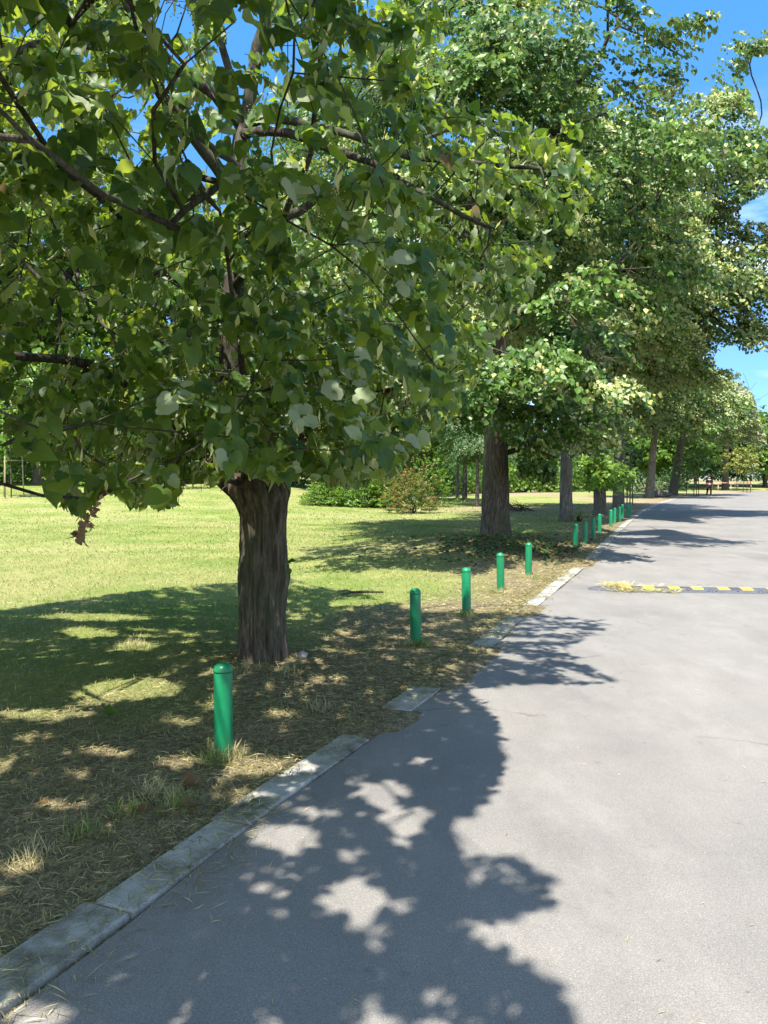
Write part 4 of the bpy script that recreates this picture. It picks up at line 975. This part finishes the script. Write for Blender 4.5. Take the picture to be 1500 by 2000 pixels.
sapling((38.5, 81.5), 'young yellow-green tree right behind the walking person', 5.0, 'yellow', 'darkstake', 85, nst=2, sh=1.5, crownz=2.2, cr_=1.5, leaf=.24)
sapling((at(1438, 957, 90)[0], 90.0), 'young yellow-green tree with pale stem between the two red and white barriers', 4.8, 'yellow', 'stake', 86, nst=2, sh=1.4, spread=.25, crownz=2.4, cr_=1.9, rail=False, leaf=.24)

# ------------------------------------------------------------------ bollards
def bollard():
    root = thing('bollard', (0, 0, 0), 'x', 'bollard', 'green bollards along the kerb')
    prof = [(.0525, -.12), (.0525, .02), (.0525, .25), (.0525, .498), (.0518, .502)]
    mb = MB(); mb.ringtube([(0, 0, z) for r, z in prof], [r for r, z in prof], 32, cap=True); mb.build('post', M['bollard'], root)
    dome = [(.0505, .503), (.0545, .505), (.0548, .512), (.052, .524), (.045, .537), (.034, .547), (.018, .5535), (.004, .5555)]
    mb = MB(); mb.ringtube([(0, 0, z) for r, z in dome], [r for r, z in dome], 32, cap=True); mb.build('cap', M['bollard'], root)
    return root
BOL = [(437, 1482, 'nearest green bollard, with domed cap, in front of the thick forked trunk'),
       (812, 1262, 'second green bollard from the camera, alone between the near trunk and the road'),
       (911, 1201, 'third green bollard from the camera, with a lit band under its cap'),
       (978, 1157, 'fourth green bollard from the camera, brightly sunlit in front of the thickest trunk'),
       (1032, 1127, 'fifth green bollard from the camera, in shade with a lit stripe near its foot'),
       (1124, 1071, 'shaded green bollard right of the slim grey trunk, first of the far cluster'),
       (1143, 1063, 'shaded green bollard second in the far cluster past the slim grey trunk'),
       (1159, 1051, 'shaded green bollard third in the far cluster, left of a sunlit one'),
       (1171, 1041, 'bright sunlit green bollard standing before the short leaning trunk'),
       (1193, 1029, 'shaded green bollard just right of the short leaning trunk'),
       (1200, 1023, 'shaded green bollard close behind another, before the upright grey trunk'),
       (1210, 1020, 'dark green bollard directly left of the brightest far bollard'),
       (1215.5, 1013, 'brightest lit green bollard near the far end of the row'),
       (1226, 1009, 'small far green bollard next to last of the row'),
       (1230, 1006, 'smallest and farthest green bollard of the row')]
proto = bollard()
for i, (px, py, lb) in enumerate(BOL):
    x, y = xy(px, py)
    if i == 0: o_ = proto
    else:
        o_ = proto.copy(); COL.objects.link(o_)
        for ch in proto.children:
            d = ch.copy(); COL.objects.link(d); d.parent = o_
    o_['label'] = lb; o_.location = (x, y, 0.0)
    o_.rotation_euler = (math.radians(random.uniform(-1.2, 1.2)), math.radians(random.uniform(-1.5, 1.0)), random.uniform(0, 6))
    if i == 0: o_.rotation_euler = (0, math.radians(-.6), 1.9)

# ------------------------------------------------------------------ speed bump
sbA = gp(1147, 1151)[:2]; sbB = gp(1500, 1157)[:2]; sdv = sbB - sbA; sbl = np.linalg.norm(sdv)
sb = thing('speed_bump', (sbA[0], sbA[1], .004), 'low black rubber speed bump with yellow panels lying across the road', 'speed bump', rz=math.atan2(sdv[1], sdv[0]))
prof = [(-.215, 0), (-.21, .010), (-.13, .036), (-.06, .047), (0, .05), (.06, .047), (.13, .036), (.21, .010), (.215, 0)]
def module(x0, x1, nm, mt, lift=0., ya=-1, yb=1):
    pr_ = [(y, z + lift) for y, z in prof if ya <= y <= yb]; mb = MB(); base = 0
    xs = np.linspace(x0, x1, max(2, int((x1 - x0) / .04)))
    mb.quadstrip([[(x, y, z) for y, z in pr_] for x in xs])
    k = len(pr_)
    mb.v += [Vector((x0, pr_[0][0], -.01)), Vector((x0, pr_[-1][0], -.01)), Vector((x1, pr_[0][0], -.01)), Vector((x1, pr_[-1][0], -.01))]
    e = len(mb.v); last = (len(xs) - 1) * k
    mb.f.append(tuple([e - 4] + [e - 3] + list(range(k - 1, -1, -1)))); mb.f.append(tuple([e - 1, e - 2] + [last + j for j in range(k)]))
    return mb.build(nm, mt, sb, smooth=False)
# rounded end
mb = MB(); rows = []
for a in np.linspace(0, 1, 10):
    x = .34 * (1 - math.sqrt(max(0, 1 - (1 - a) ** 2))) if False else .34 * a; sc = math.sqrt(max(0.0004, 1 - (1 - a) ** 2))
    rows.append([(x, y * sc, z * (sc ** .8) + (0 if j not in (0, 8) else -.005)) for j, (y, z) in enumerate(prof)])
mb.quadstrip(rows).build('end_cap', M['black_rubber'], sb)
x = .345; mi = 0
while x < 7.2:
    module(x, x + .655, 'module', M['black_rubber'])
    for gx_ in (.0, .012):   # ribs between the panels
        pass
    for off in (.105, .415):
        module(x + off, x + off + .145, 'yellow_panel', M['yellow_paint'], .003, -.14, .14)
    rb = MB()
    for q in np.arange(.275, .40, .022):
        rb.quadstrip([[(x + q + dx, y, z + .004) for y, z in prof[2:7]] for dx in (0, .011)])
    rb.build('grip_ribs', M['black_rubber'], sb, smooth=False)
    for off in (.05, .335, .61):
        for yy in (-.165,):
            MB().ringtube([(x + off, yy, .020), (x + off, yy, .0275)], [.016, .016], 10).build('bolt_head', M['dark_bolt'], sb)
    x += .66; mi += 1

# ------------------------------------------------------------------ grass, clippings, litter
def blades(n_, P, length, width, lean, cols, rng, name, flat=False):
    az = rng.uniform(0, 2 * PI, n_); d = np.c_[np.cos(az), np.sin(az), np.zeros(n_)]
    up = np.array([0, 0, 1.0]); ax = unit(d * lean[:, None] + up * np.sqrt(np.maximum(0.0, 1 - lean ** 2))[:, None])
    s_ = np.c_[-np.sin(az), np.cos(az), np.zeros(n_)]
    tilt = rng.normal(0, .35, n_) if flat else np.zeros(n_)
    s_ = s_ * np.cos(tilt)[:, None] + up * np.sin(tilt)[:, None]
    b0 = P; mid = P + ax * (length * .5)[:, None]; tip = P + ax * length[:, None] + d * (length * .25 * (0 if flat else 1))[:, None]
    if flat: mid = mid + up * (length * rng.uniform(.0, .12, n_))[:, None]; tip = tip + up * (length * rng.uniform(-.02, .14, n_))[:, None]
    V = np.stack([b0, mid - s_ * (width * .5)[:, None], tip, mid + s_ * (width * .5)[:, None]], 1).reshape(-1, 3)
    Q = np.arange(n_ * 4).reshape(-1, 4)
    return np_mesh(name, V, Q, np.repeat(cols, 4, axis=0))
def in_view(X, Y, pad=60):
    x, y = proj(np.c_[X, Y, np.zeros(len(X))]); return (x > -pad) & (x < 1500 + pad) & (y < 2000 + pad)
def scatter(rng, y0, y1, dens, xmin, xmax):
    n_ = int((y1 - y0) * (xmax - xmin) * dens); X = rng.uniform(xmin, xmax, n_); Y = rng.uniform(y0, y1, n_)
    g = in_view(X, Y); return X[g], Y[g]
GREEN = np.array([(.115, .19, .035), (.165, .245, .045), (.22, .28, .07), (.09, .155, .025)])
STRAW = np.array([(.41, .355, .175), (.34, .285, .135), (.26, .20, .105), (.50, .44, .245), (.32, .30, .13)])
def grass():
    rng = np.random.RandomState(5); Vs = []
    bands = [(1.6, 5, 2600, -3.2, .3, .05, .0034), (5, 9, 1300, -5.6, 2.2, .052, .0042), (9, 15, 420, -8.6, 4.6, .055, .007), (15, 26, 120, -14, 9.5, .06, .014), (26, 46, 26, -25, 20, .07, .03)]
    allP = []; Ls = []; Ws = []; Le = []; Cs = []
    for y0, y1, dn, xa, xb, ln, wd in bands:
        X, Y = scatter(rng, y0, y1, dn, xa, xb); sd = edge_dist(X, Y)
        zn = litter_zone(X, Y, sd); clump = vnoise(X, Y, 2.2, 31) * .6 + vnoise(X, Y, 7, 32) * .4
        g = (sd > (.20 + .09 * vnoise(X, Y, 2.5, 33)) * (1 - .85 * buried(Y))) & (rng.rand(len(X)) < (1 - .62 * zn) * (.35 + 1.0 * clump))
        X, Y, sd, zn = X[g], Y[g], sd[g], zn[g]; n_ = len(X)
        dryp = np.clip(.30 + .62 * zn + .7 * (vnoise(X, Y, .9, 34) - .5) + .5 * (vnoise(X, Y, .25, 35) - .5), 0.05, .97)
        dry_ = rng.rand(n_) < dryp
        c = np.where(dry_[:, None], STRAW[rng.randint(0, 5, n_)], GREEN[rng.randint(0, 4, n_)]) * rng.uniform(.75, 1.2, (n_, 1))
        allP.append(np.c_[X, Y, terrain(X, Y, sd) - .006]); Ls.append(ln * rng.uniform(.45, 1.35, n_) * (1 - .2 * zn)); Ws.append(wd * rng.uniform(.7, 1.3, n_)); Le.append(np.clip(rng.normal(.62, .22, n_), .05, .97)); Cs.append(c)
    P = np.concatenate(allP); n_ = len(P)
    me = blades(n_, P, np.concatenate(Ls), np.concatenate(Ws), np.concatenate(Le), np.concatenate(Cs), rng, 'grass')
    tag(add('grass', me, M['blade']), 'short mown lawn grass, green with dry blades', 'grass', kind='stuff'); print('grass', n_)
    # cut straw lying flat, thickest beside the kerb, spilling over it
    P = []; Ls = []; Ws = []; Cs = []
    for y0, y1, dn, xa, xb, wd in [(1.6, 5, 2100, -3.2, .5, .0036), (5, 9, 1300, -5, 2.6, .005), (9, 16, 420, -6, 5.2, .008), (16, 30, 60, -6, 11, .013)]:
        X, Y = scatter(rng, y0, y1, dn, xa, xb); sd = edge_dist(X, Y); zn = litter_zone(X, Y, sd)
        pt = vnoise(X, Y, 1.5, 41) * .55 + vnoise(X, Y, 5, 42) * .45
        pr_ = np.where(sd > .22, .12 + .88 * zn, np.where(sd > -.02, .95 * sstep(.46, .60, pt + .26 * sstep(4.2, 5.6, Y) * sstep(11, 8, Y) + .15 * sstep(.10, .22, sd)) + .03, .5 * sstep(.5, .68, pt + .1 * sstep(4.2, 5.6, Y) * sstep(11, 8, Y)) * sstep(-.30, 0, sd) + .004))
        g = (rng.rand(len(X)) < pr_) & (sd > -.35)
        X, Y, sd = X[g], Y[g], sd[g]; n_ = len(X)
        z = np.where(sd > .24, terrain(X, Y, sd) + rng.uniform(.004, .02, n_), np.where(sd > 0, .024, .008)) + rng.uniform(0, .006, n_)
        gr = rng.rand(n_) < .22
        c = np.where(gr[:, None], np.array([(.16, .19, .075)]), STRAW[rng.randint(0, 5, n_)]) * rng.uniform(.7, 1.5, (n_, 1))
        P.append(np.c_[X, Y, z]); Ls.append(rng.uniform(.03, .11, n_)); Ws.append(wd * rng.uniform(.6, 1.3, n_)); Cs.append(c)
    # strip of straw over the kerb itself
    n_ = 90000; sa = rng.uniform(SS[0], SS[-1] - 30, n_) ; of = rng.uniform(-.22, .42, n_)
    X = np.interp(sa, SS, ED[:, 0]); Y = np.interp(sa, SS, ED[:, 1]); nl = NL[np.minimum(len(ED) - 1, np.searchsorted(SS, sa))]
    X = X + nl[:, 0] * of; Y = Y + nl[:, 1] * of; sd = of
    pt = vnoise(X, Y, 1.3, 41) * .5 + vnoise(X, Y, 4.5, 42) * .5
    pr_ = np.where(sd > .0, sstep(.475, .62, pt + .20 * buried(Y) + .36 * sstep(.09, .24, sd)) + .03, .35 * sstep(.54, .7, pt + .12 * buried(Y)) * sstep(-.22, 0, sd))
    g = (rng.rand(n_) < pr_) & (Y > 1.5) & (Y < 24) & (rng.rand(n_) < np.clip(7 / np.maximum(Y, 1), .3, 1)); X, Y, sd = X[g], Y[g], sd[g]; n_ = len(X)
    z = np.maximum(np.where(sd > .23, terrain(X, Y, sd), np.where(sd > 0, .024, .006)), terrain(X, Y, sd)) + rng.uniform(.001, .014, n_)
    gr = rng.rand(n_) < .25
    Cs.append(np.where(gr[:, None], np.array([(.17, .20, .08)]), STRAW[rng.randint(0, 5, n_)]) * rng.uniform(.55, 1.1, (n_, 1)))
    P.append(np.c_[X, Y, z]); Ls.append(rng.uniform(.025, .09, n_)); Ws.append(np.clip(.0011 * Y, .003, .012) * rng.uniform(.7, 1.4, n_))
    P = np.concatenate(P); n_ = len(P)
    me = blades(n_, P, np.concatenate(Ls), np.concatenate(Ws), np.ones(n_) * .9999, np.concatenate(Cs), rng, 'grass_clippings', flat=True)
    tag(add('grass_clippings', me, M['blade']), 'dry straw-coloured grass clippings lying along the kerb', 'clippings', kind='stuff'); print('clippings', n_)
    # tufts at the foot of the bollards and a few taller tufts near the kerb
    P = []; Cs = []
    tuft = [xy(px + dx, py + 4) for px, py, _ in BOL[:5] for dx in (-14, 0, 12)] + [xy(420, 1500), xy(350, 1585), xy(250, 1600), xy(170, 1640), xy(560, 1320), xy(490, 1318), xy(270, 1275), xy(255, 1272), xy(620, 1392), xy(300, 1560), xy(330, 1570), xy(60, 1690), xy(450, 1480)]
    for i, (x, y) in enumerate(tuft):
        k = 70; r = rng.normal(0, .045, (k, 2)); P.append(np.c_[x + r[:, 0], y + r[:, 1], np.full(k, 0.0)])
        col = STRAW[3] if rng.rand() < .6 else GREEN[2]; Cs.append(col * rng.uniform(.7, 1.15, (k, 1)))
    P = np.concatenate(P); P[:, 2] = terrain(P[:, 0], P[:, 1]) - .004; n_ = len(P)
    me = blades(n_, P, rng.uniform(.04, .12, n_), rng.uniform(.003, .0055, n_), np.clip(rng.normal(.5, .22, n_), 0, .95), np.concatenate(Cs), rng, 'grass_tufts')
    tag(add('grass_tufts', me, M['blade']), 'taller grass tufts round the bollard feet', 'grass', kind='stuff')
    # scattered bits on the asphalt
    n_ = 2200; X = rng.uniform(-1.4, 9, n_); Y = 2 + 22 * rng.rand(n_) ** 1.6; sd = edge_dist(X, Y)
    g = (sd < -.03) & in_view(X, Y) & (rng.rand(n_) < .35 + .65 * np.exp(sd / 1.2)); X, Y = X[g], Y[g]; n_ = len(X)
    me = blades(n_, np.c_[X, Y, np.full(n_, .008)], rng.uniform(.01, .055, n_) * np.where(rng.rand(n_) < .06, 2.2, 1), rng.uniform(.002, .005, n_), np.ones(n_) * .9999, STRAW[rng.randint(0, 5, n_)] * rng.uniform(.5, 1.3, (n_, 1)), rng, 'road_debris', flat=True)
    tag(add('road_debris', me, M['blade']), 'bits of dry grass scattered over the grey asphalt', 'debris', kind='stuff')
    # straw heaped on the speed bump
    n_ = 720; ex_, ey_ = unit(sdv[None])[0], np.array([-unit(sdv[None])[0][1], unit(sdv[None])[0][0]])
    u = rng.normal(.42, .11, n_); v = rng.normal(-.02, .16, n_); n2 = 160
    u[:n2] = rng.uniform(.4, 1.2, n2); v[:n2] = rng.normal(-.24, .03, n2); u[n2:n2 + 120] = rng.uniform(.4, 1.1, 120); v[n2:n2 + 120] = rng.normal(.20, .03, 120)
    hp = .025 * np.exp(-((u - .36) / .2) ** 2 - (v / .2) ** 2) + .05 * np.exp(-(v / .15) ** 2) * (u > .05)
    P = np.c_[sbA[0] + ex_[0] * u + ey_[0] * v, sbA[1] + ex_[1] * u + ey_[1] * v, .012 + hp * rng.uniform(.6, 1.1, n_)]
    me = blades(n_, P, rng.uniform(.06, .2, n_), rng.uniform(.005, .010, n_), np.ones(n_) * .98, STRAW[rng.randint(0, 5, n_)] * np.array([1.2, 1.22, 1.15]) * rng.uniform(.9, 1.5, (n_, 1)), rng, 'straw_heap', flat=True)
    tag(add('straw_heap', me, M['blade']), 'heap of pale dry straw on the left end of the speed bump', 'straw', kind='stuff')
    # dropped green leaves and small twigs on the heap of soil by the big tree
    n_ = 1500; X = rng.normal(2.9, 1.15, n_); Y = rng.normal(16.3, 1.2, n_); sd = edge_dist(X, Y); g = sd > .4; X, Y, sd = X[g], Y[g], sd[g]; n_ = len(X)
    P = np.c_[X, Y, terrain(X, Y, sd) + rng.uniform(.015, .05, n_)]; az = rng.uniform(0, 6.28, n_)
    t = np.zeros((n_, 3)); t[:, 0] = rng.rand(n_) * .7; t[:, 1] = np.where(rng.rand(n_) < .35, .8, 0)
    me = leaves_mesh('fallen_leaves', 6, P, np.c_[np.cos(az), np.sin(az), rng.normal(0, .3, n_)], np.c_[rng.normal(0, .5, (n_, 2)), np.ones(n_)], rng.uniform(.05, .10, n_), t)
    tag(add('fallen_leaves', me, M['dark']), 'dropped green and brown leaves covering the soil heap below the thickest trunk', 'leaf litter', kind='stuff')
    n_ = 260; Y = 2.2 + 9 * rng.rand(n_) ** 1.3; X = rng.uniform(-4, 2.5, n_); sd = edge_dist(X, Y); g = (sd > .1) & (sd < 4) & in_view(X, Y); X, Y, sd = X[g], Y[g], sd[g]; n_ = len(X)
    P = np.c_[X, Y, terrain(X, Y, sd) + .03]; az = rng.uniform(0, 6.28, n_); t = np.zeros((n_, 3)); t[:, 0] = rng.rand(n_); t[:, 1] = np.where(rng.rand(n_) < .7, 1, .2)
    me = leaves_mesh('small_leaf_litter', 6, P, np.c_[np.cos(az), np.sin(az), rng.normal(0, .2, n_)], np.c_[rng.normal(0, .5, (n_, 2)), np.ones(n_)], rng.uniform(.012, .05, n_), t)
    tag(add('small_leaf_litter', me, M['linden']), 'scraps of dry leaves strewn in the verge grass', 'leaf litter', kind='stuff')
grass()

def dry_leaf(px, py, s, az, label, dry=1.0):
    p = gp(px, py); z = th(p[0], p[1]) + .035
    me = leaves_mesh('dry_leaf', 12, np.zeros((1, 3)), np.array([(math.cos(az), math.sin(az), .25)]), np.array([(.2, -.5, 1.)]), np.array([s]), np.array([(.5, dry, 0)]), True, np.array([2.4]))
    ob = add('dry_leaf', me, M['linden']); ob.location = (p[0], p[1], z); tag(ob, label, 'leaf', 'single leaves lying in the verge')
dry_leaf(362, 1548, .085, .2, 'curled reddish-brown leaf lying right of the grass tufts in front of the first bollard')
dry_leaf(362, 1590, .07, .7, 'flat tan leaf lying closest to the kerb in front of the first bollard')
dry_leaf(280, 1604, .06, 2.6, 'small pale brown leaf lying left of the tan one')
dry_leaf(205, 1412, .09, .3, 'fresh light green leaf lying in the shaded grass left of the first bollard', 0.0)

def rock(name, base, dims, label, mt, seed, cat='stone'):
    bm = bmesh.new(); bmesh.ops.create_icosphere(bm, subdivisions=3, radius=1)
    for v in bm.verts:
        nz = mnoise.noise(v.co * 1.3 + Vector((seed, 0, 0))) * .35 + mnoise.noise(v.co * 3.1 + Vector((seed, 2, 0))) * .14
        v.co *= 1 + nz; v.co = Vector((v.co.x * dims[0], v.co.y * dims[1], v.co.z * dims[2]))
    me = bpy.data.meshes.new(name); bm.to_mesh(me); bm.free()
    ob = add(name, me, M[mt]); ob.location = (base[0], base[1], th(*base) + dims[2] * .55); return tag(ob, label, cat)
rock('stone', xy(590, 1291), (.045, .04, .035), 'small pale stone at the right foot of the near trunk', 'stone', 1)
rock('boulder', xy(1284, 971), (.95, .7, .36), 'dark rounded boulder right of the pale sunlit trunk', 'darkstone', 2, 'boulder')
# fallen stick by the near tree
p = gp(705, 1166); mb = MB()
mb.ringtube([(-.30, -.10, .0), (-.12, -.02, .03), (.08, .03, .03), (.30, .05, .02)], [.008, .016, .018, .010], 8); mb.ringtube([(-.12, -.02, .03), (-.2, .06, .05), (-.27, .1, .02)], [.011, .008, .004], 6)
ob = mb.build('fallen_stick', M['twig']); ob.location = (p[0], p[1], th(p[0], p[1]) + .02); tag(ob, 'dark fallen stick lying in the grass right of the near trunk', 'stick')
# log behind the big tree
p = gp(1025, 962); lg = thing('log', (p[0], p[1], th(p[0], p[1]) + .2), 'short pale-ended log lying on the lawn right of the thickest trunk', 'log', rz=.3)
MB().ringtube([(-1.1, 0, 0), (-.4, .05, .03), (.35, 0, .05), (.62, 0, .06)], [.17, .2, .22, .24], 14).build('stem', M['bark_grey'], lg)
MB().ringtube([(.622, 0, .06), (.63, 0, .06)], [.2, .19], 14).build('cut_face', M['log'], lg)
# heap of brushwood
rng = np.random.RandomState(9); p = gp(1008, 1000); mb = MB()
for i in range(90):
    c = rng.normal(0, 1, 3) * np.array([.38, .25, .0]); a = rng.uniform(0, PI); d = np.array([math.cos(a), math.sin(a), rng.normal(0, .35)]) * rng.uniform(.15, .4); c[2] = rng.uniform(.05, .42) * max(.1, 1 - abs(c[0]) * 1.1)
    mb.ringtube([c - d, c + d * .2 + rng.normal(0, .03, 3), c + d], [.012, .01, .004], 4, cap=False)
ob = mb.build('brushwood_heap', M['twig']); ob.location = (p[0], p[1], th(p[0], p[1])); tag(ob, 'brown heap of brushwood on the lawn just right of the thickest trunk', 'brushwood')

# dead bare twigs hanging out of the big crown (part of that tree)
def dead_twigs():
    rng = np.random.RandomState(4); mb = MB()
    tree2 = [o for o in bpy.data.objects if o.name.startswith('linden_tree') and abs(o.location.x - b2[0]) < .01][0]
    def br(p, d, ln, r, depth):
        pts = [p]; q = p.copy(); dd = d.copy()
        for i in range(4):
            dd = unit((dd + rng.normal(0, .16, 3))[None])[0]; q = q + dd * ln / 4; pts.append(q.copy())
        mb.ringtube(pts, list(np.linspace(r, r * .45, 5)), 5, cap=False)
        if depth:
            for i in range(1, 5):
                for s_ in range(2):
                    br(pts[i], unit((dd + rng.normal(0, .6, 3))[None])[0], ln * rng.uniform(.35, .6), r * .5, depth - 1)
    for (x0, y0, x1, y1, D_) in [(1085, 590, 1215, 660, 13.4), (1050, 595, 1180, 605, 13.5), (1110, 650, 1170, 690, 13.4)]:
        a = at(x0, y0, D_ + .6); b_ = at(x1, y1, D_); br(a, unit((b_ - a)[None])[0], np.linalg.norm(b_ - a) * .75, .012, 2)
    ob = mb.build('dead_twigs', M['deadtwig'], tree2)
    ob.matrix_parent_inverse = Matrix.Translation(-tree2.location)
dead_twigs()

# ------------------------------------------------------------------ red and white barriers
def barrier(px0, px1, Y, label):
    a = at(px0, 957, Y); b_ = at(px1, 957, Y); wd = b_[0] - a[0]; z0 = th(a[0], Y)
    root = thing('barrier', ((a[0] + b_[0]) / 2, Y, z0), label, 'barrier', 'red and white tube barriers', rz=-.1)
    h = .92; pts = [(-wd / 2, 0, -.1), (-wd / 2, 0, h - .28), (-wd / 2 + .28, 0, h), (wd / 2 - .28, 0, h), (wd / 2, 0, h - .28), (wd / 2, 0, -.1)]
    MB().ringtube(pts[2:4], [.036, .036], 10).build('top_rail', M['white_paint'], root)
    MB().ringtube([(-wd / 2 + .25, 0, h), (-.25 * wd + .1, 0, h)], [.04, .04], 10).build('red_band', M['red_paint'], root)
    MB().ringtube([(.1 * wd, 0, h), (wd / 2 - .25, 0, h)], [.04, .04], 10).build('red_band', M['red_paint'], root)
    MB().ringtube([pts[1], pts[2]], [.038, .038], 10).build('bend', M['red_paint'], root)
    MB().ringtube([pts[3], pts[4]], [.038, .038], 10).build('bend', M['red_paint'], root)
    MB().ringtube([pts[0], pts[1]], [.036, .036], 10).build('leg', M['white_paint'], root)
    MB().ringtube([pts[4], pts[5]], [.036, .036], 10).build('leg', M['white_paint'], root)
barrier(1403, 1427, 90, 'bent tube barrier with red and white bands right of the walking person')
barrier(1441, 1466, 90.5, 'bent tube barrier with red and white bands right of the pale-stemmed young tree')

# ------------------------------------------------------------------ walking person
def skin_body(name, verts, edges, radii, material, parent, sub=2):
    me = bpy.data.meshes.new(name + '_cage'); me.from_pydata(verts, edges, []); ob = bpy.data.objects.new(name, me); COL.objects.link(ob)
    md = ob.modifiers.new('skin', 'SKIN'); md.use_smooth_shade = True
    for i, sv in enumerate(me.skin_vertices[0].data):
        sv.radius = radii[i] if isinstance(radii[i], tuple) else (radii[i], radii[i]); sv.use_root = (i == 0)
    s2 = ob.modifiers.new('sub', 'SUBSURF'); s2.levels = sub; s2.render_levels = sub
    dg = bpy.context.evaluated_depsgraph_get(); m2 = bpy.data.meshes.new_from_object(ob.evaluated_get(dg)); m2.name = name
    bpy.data.objects.remove(ob); m2.materials.clear(); return add(name, m2, material, parent)
pp = gp(1384.5, 971)
per = thing('person', (pp[0], pp[1], .006), 'person in a patterned top and black trousers walking with a red shoulder bag', 'person')
V = [(0, 0, .92), (0, .01, 1.08), (0, .02, 1.26), (0, .02, 1.38), (0, .01, 1.45), (0, -.01, 1.53), (0, -.01, 1.60),     # 0-6 pelvis to crown
     (.10, 0, .88), (.10, -.14, .50), (.09, -.12, .09), (.09, -.25, .04),          # 7-10 left leg steps forward (towards the camera)
     (-.10, 0, .88), (-.10, .06, .48), (-.09, .24, .12), (-.09, .16, .04),         # 11-14 right leg behind
     (.17, .02, 1.37), (.23, .05, 1.12), (.25, -.02, .90), (.25, -.04, .83),       # 15-18 left arm
     (-.17, .02, 1.37), (-.23, .0, 1.12), (-.24, -.12, .95), (-.24, -.16, .90)]    # 19-22 right arm
Ed = [(0, 1), (1, 2), (2, 3), (3, 4), (4, 5), (5, 6), (0, 7), (7, 8), (8, 9), (9, 10), (0, 11), (11, 12), (12, 13), (13, 14), (3, 15), (15, 16), (16, 17), (17, 18), (3, 19), (19, 20), (20, 21), (21, 22)]
Rd = [(.15, .11), (.135, .1), (.15, .105), (.12, .09), .048, (.072, .088), (.06, .07), .085, .055, .036, .032, .085, .055, .036, .032, .05, .04, .032, .03, .05, .04, .032, .03]
skin_body('body', V, Ed, Rd, M['skin'], per)
def sub_body(name, ids, scale, mt, stop=None):
    mp_ = {i: k for k, i in enumerate(ids)}; vs = [V[i] for i in ids]
    es = [(mp_[a], mp_[b_]) for a, b_ in Ed if a in mp_ and b_ in mp_]
    rs = [tuple(r + scale for r in Rd[i]) if isinstance(Rd[i], tuple) else Rd[i] + scale for i in ids]
    return skin_body(name, vs, es, rs, mt, per)
sub_body('trousers', [0, 7, 8, 9, 11, 12, 13], .022, M['trousers'])
sub_body('top', [1, 2, 3, 15, 16, 19, 20], .022, M['top'])
for x, y, z, ry in ((.09, -.20, .045, 0), (-.09, .20, .06, .3)):
    mb = MB(); mb.ringtube([(x, y + .12, z + .01), (x, y + .06, z + .012), (x, y - .04, z), (x, y - .12, z - .008), (x, y - .15, z - .012)], [.03, .043, .043, .036, .012], 12); mb.build('shoe', M['shoe'], per)
bm = bmesh.new(); bmesh.ops.create_uvsphere(bm, u_segments=18, v_segments=12, radius=1)
for v in bm.verts:
    front = max(0, -v.co.y); v.co = Vector((v.co.x * .095, v.co.y * .105 + .022 + (.05 * front if v.co.z < .35 else .0), v.co.z * .10 + (.0 if v.co.z > -.2 else -.045 * (1 - front)) + 1.60))
me = bpy.data.meshes.new('hair'); bm.to_mesh(me); bm.free(); me.polygons.foreach_set('use_smooth', np.ones(len(me.polygons), bool)); add('hair', me, M['hair'], per)
for x in (-.03, .03): MB().ringtube([(x, -.098, 1.565), (x, -.106, 1.565)], [.011, .008], 8).build('eye', M['eye'], per)
MB().ringtube([(0, -.09, 1.57), (0, -.118, 1.535), (0, -.095, 1.528)], [.008, .014, .008], 8).build('nose', M['skin'], per)
MB().ringtube([(-.022, -.092, 1.503), (0, -.098, 1.501), (.022, -.092, 1.503)], [.004, .007, .004], 6).build('mouth', M['red_leather'], per)
for sx_ in (-1, 1):
    for k in range(5):
        x0 = (.25 if sx_ > 0 else -.24); y0 = (-.04 if sx_ > 0 else -.16); z0 = (.83 if sx_ > 0 else .90)
        if k < 4:
            o_y = (k - 1.5) * .018; MB().ringtube([(x0, y0 + o_y, z0 - .01), (x0 - sx_ * .006, y0 + o_y - .01, z0 - .055), (x0 - sx_ * .02, y0 + o_y - .012, z0 - .085 + abs(k - 1.3) * .008)], [.010, .009, .006], 6).build('finger', M['skin'], per)
        else:
            MB().ringtube([(x0, y0 - .02, z0 + .02), (x0 - sx_ * .01, y0 - .045, z0 - .01), (x0 - sx_ * .012, y0 - .05, z0 - .035)], [.011, .009, .007], 6).build('thumb', M['skin'], per)
bag = thing('shoulder_bag', (pp[0] - .21, pp[1] - .17, .80), 'rust-red shoulder bag hanging at the side of the walking person', 'bag')
bm = bmesh.new(); bmesh.ops.create_cube(bm, size=1); bmesh.ops.bevel(bm, geom=bm.edges[:], offset=.18, segments=3, affect='EDGES')
for v in bm.verts: v.co = Vector((v.co.x * .24, v.co.y * .10, v.co.z * .25 + .06 - .02 * abs(v.co.x)))
me = bpy.data.meshes.new('pouch'); bm.to_mesh(me); bm.free(); add('pouch', me, M['red_leather'], bag)
MB().ringtube([(-.10, .02, .18), (.02, .10, .42), (.12, .17, .66), (.20, .20, .68), (.12, .28, .55), (.0, .22, .35), (.10, .03, .18)], [.012] * 7, 6, cap=False).build('strap', M['red_leather'], bag)
print('done')
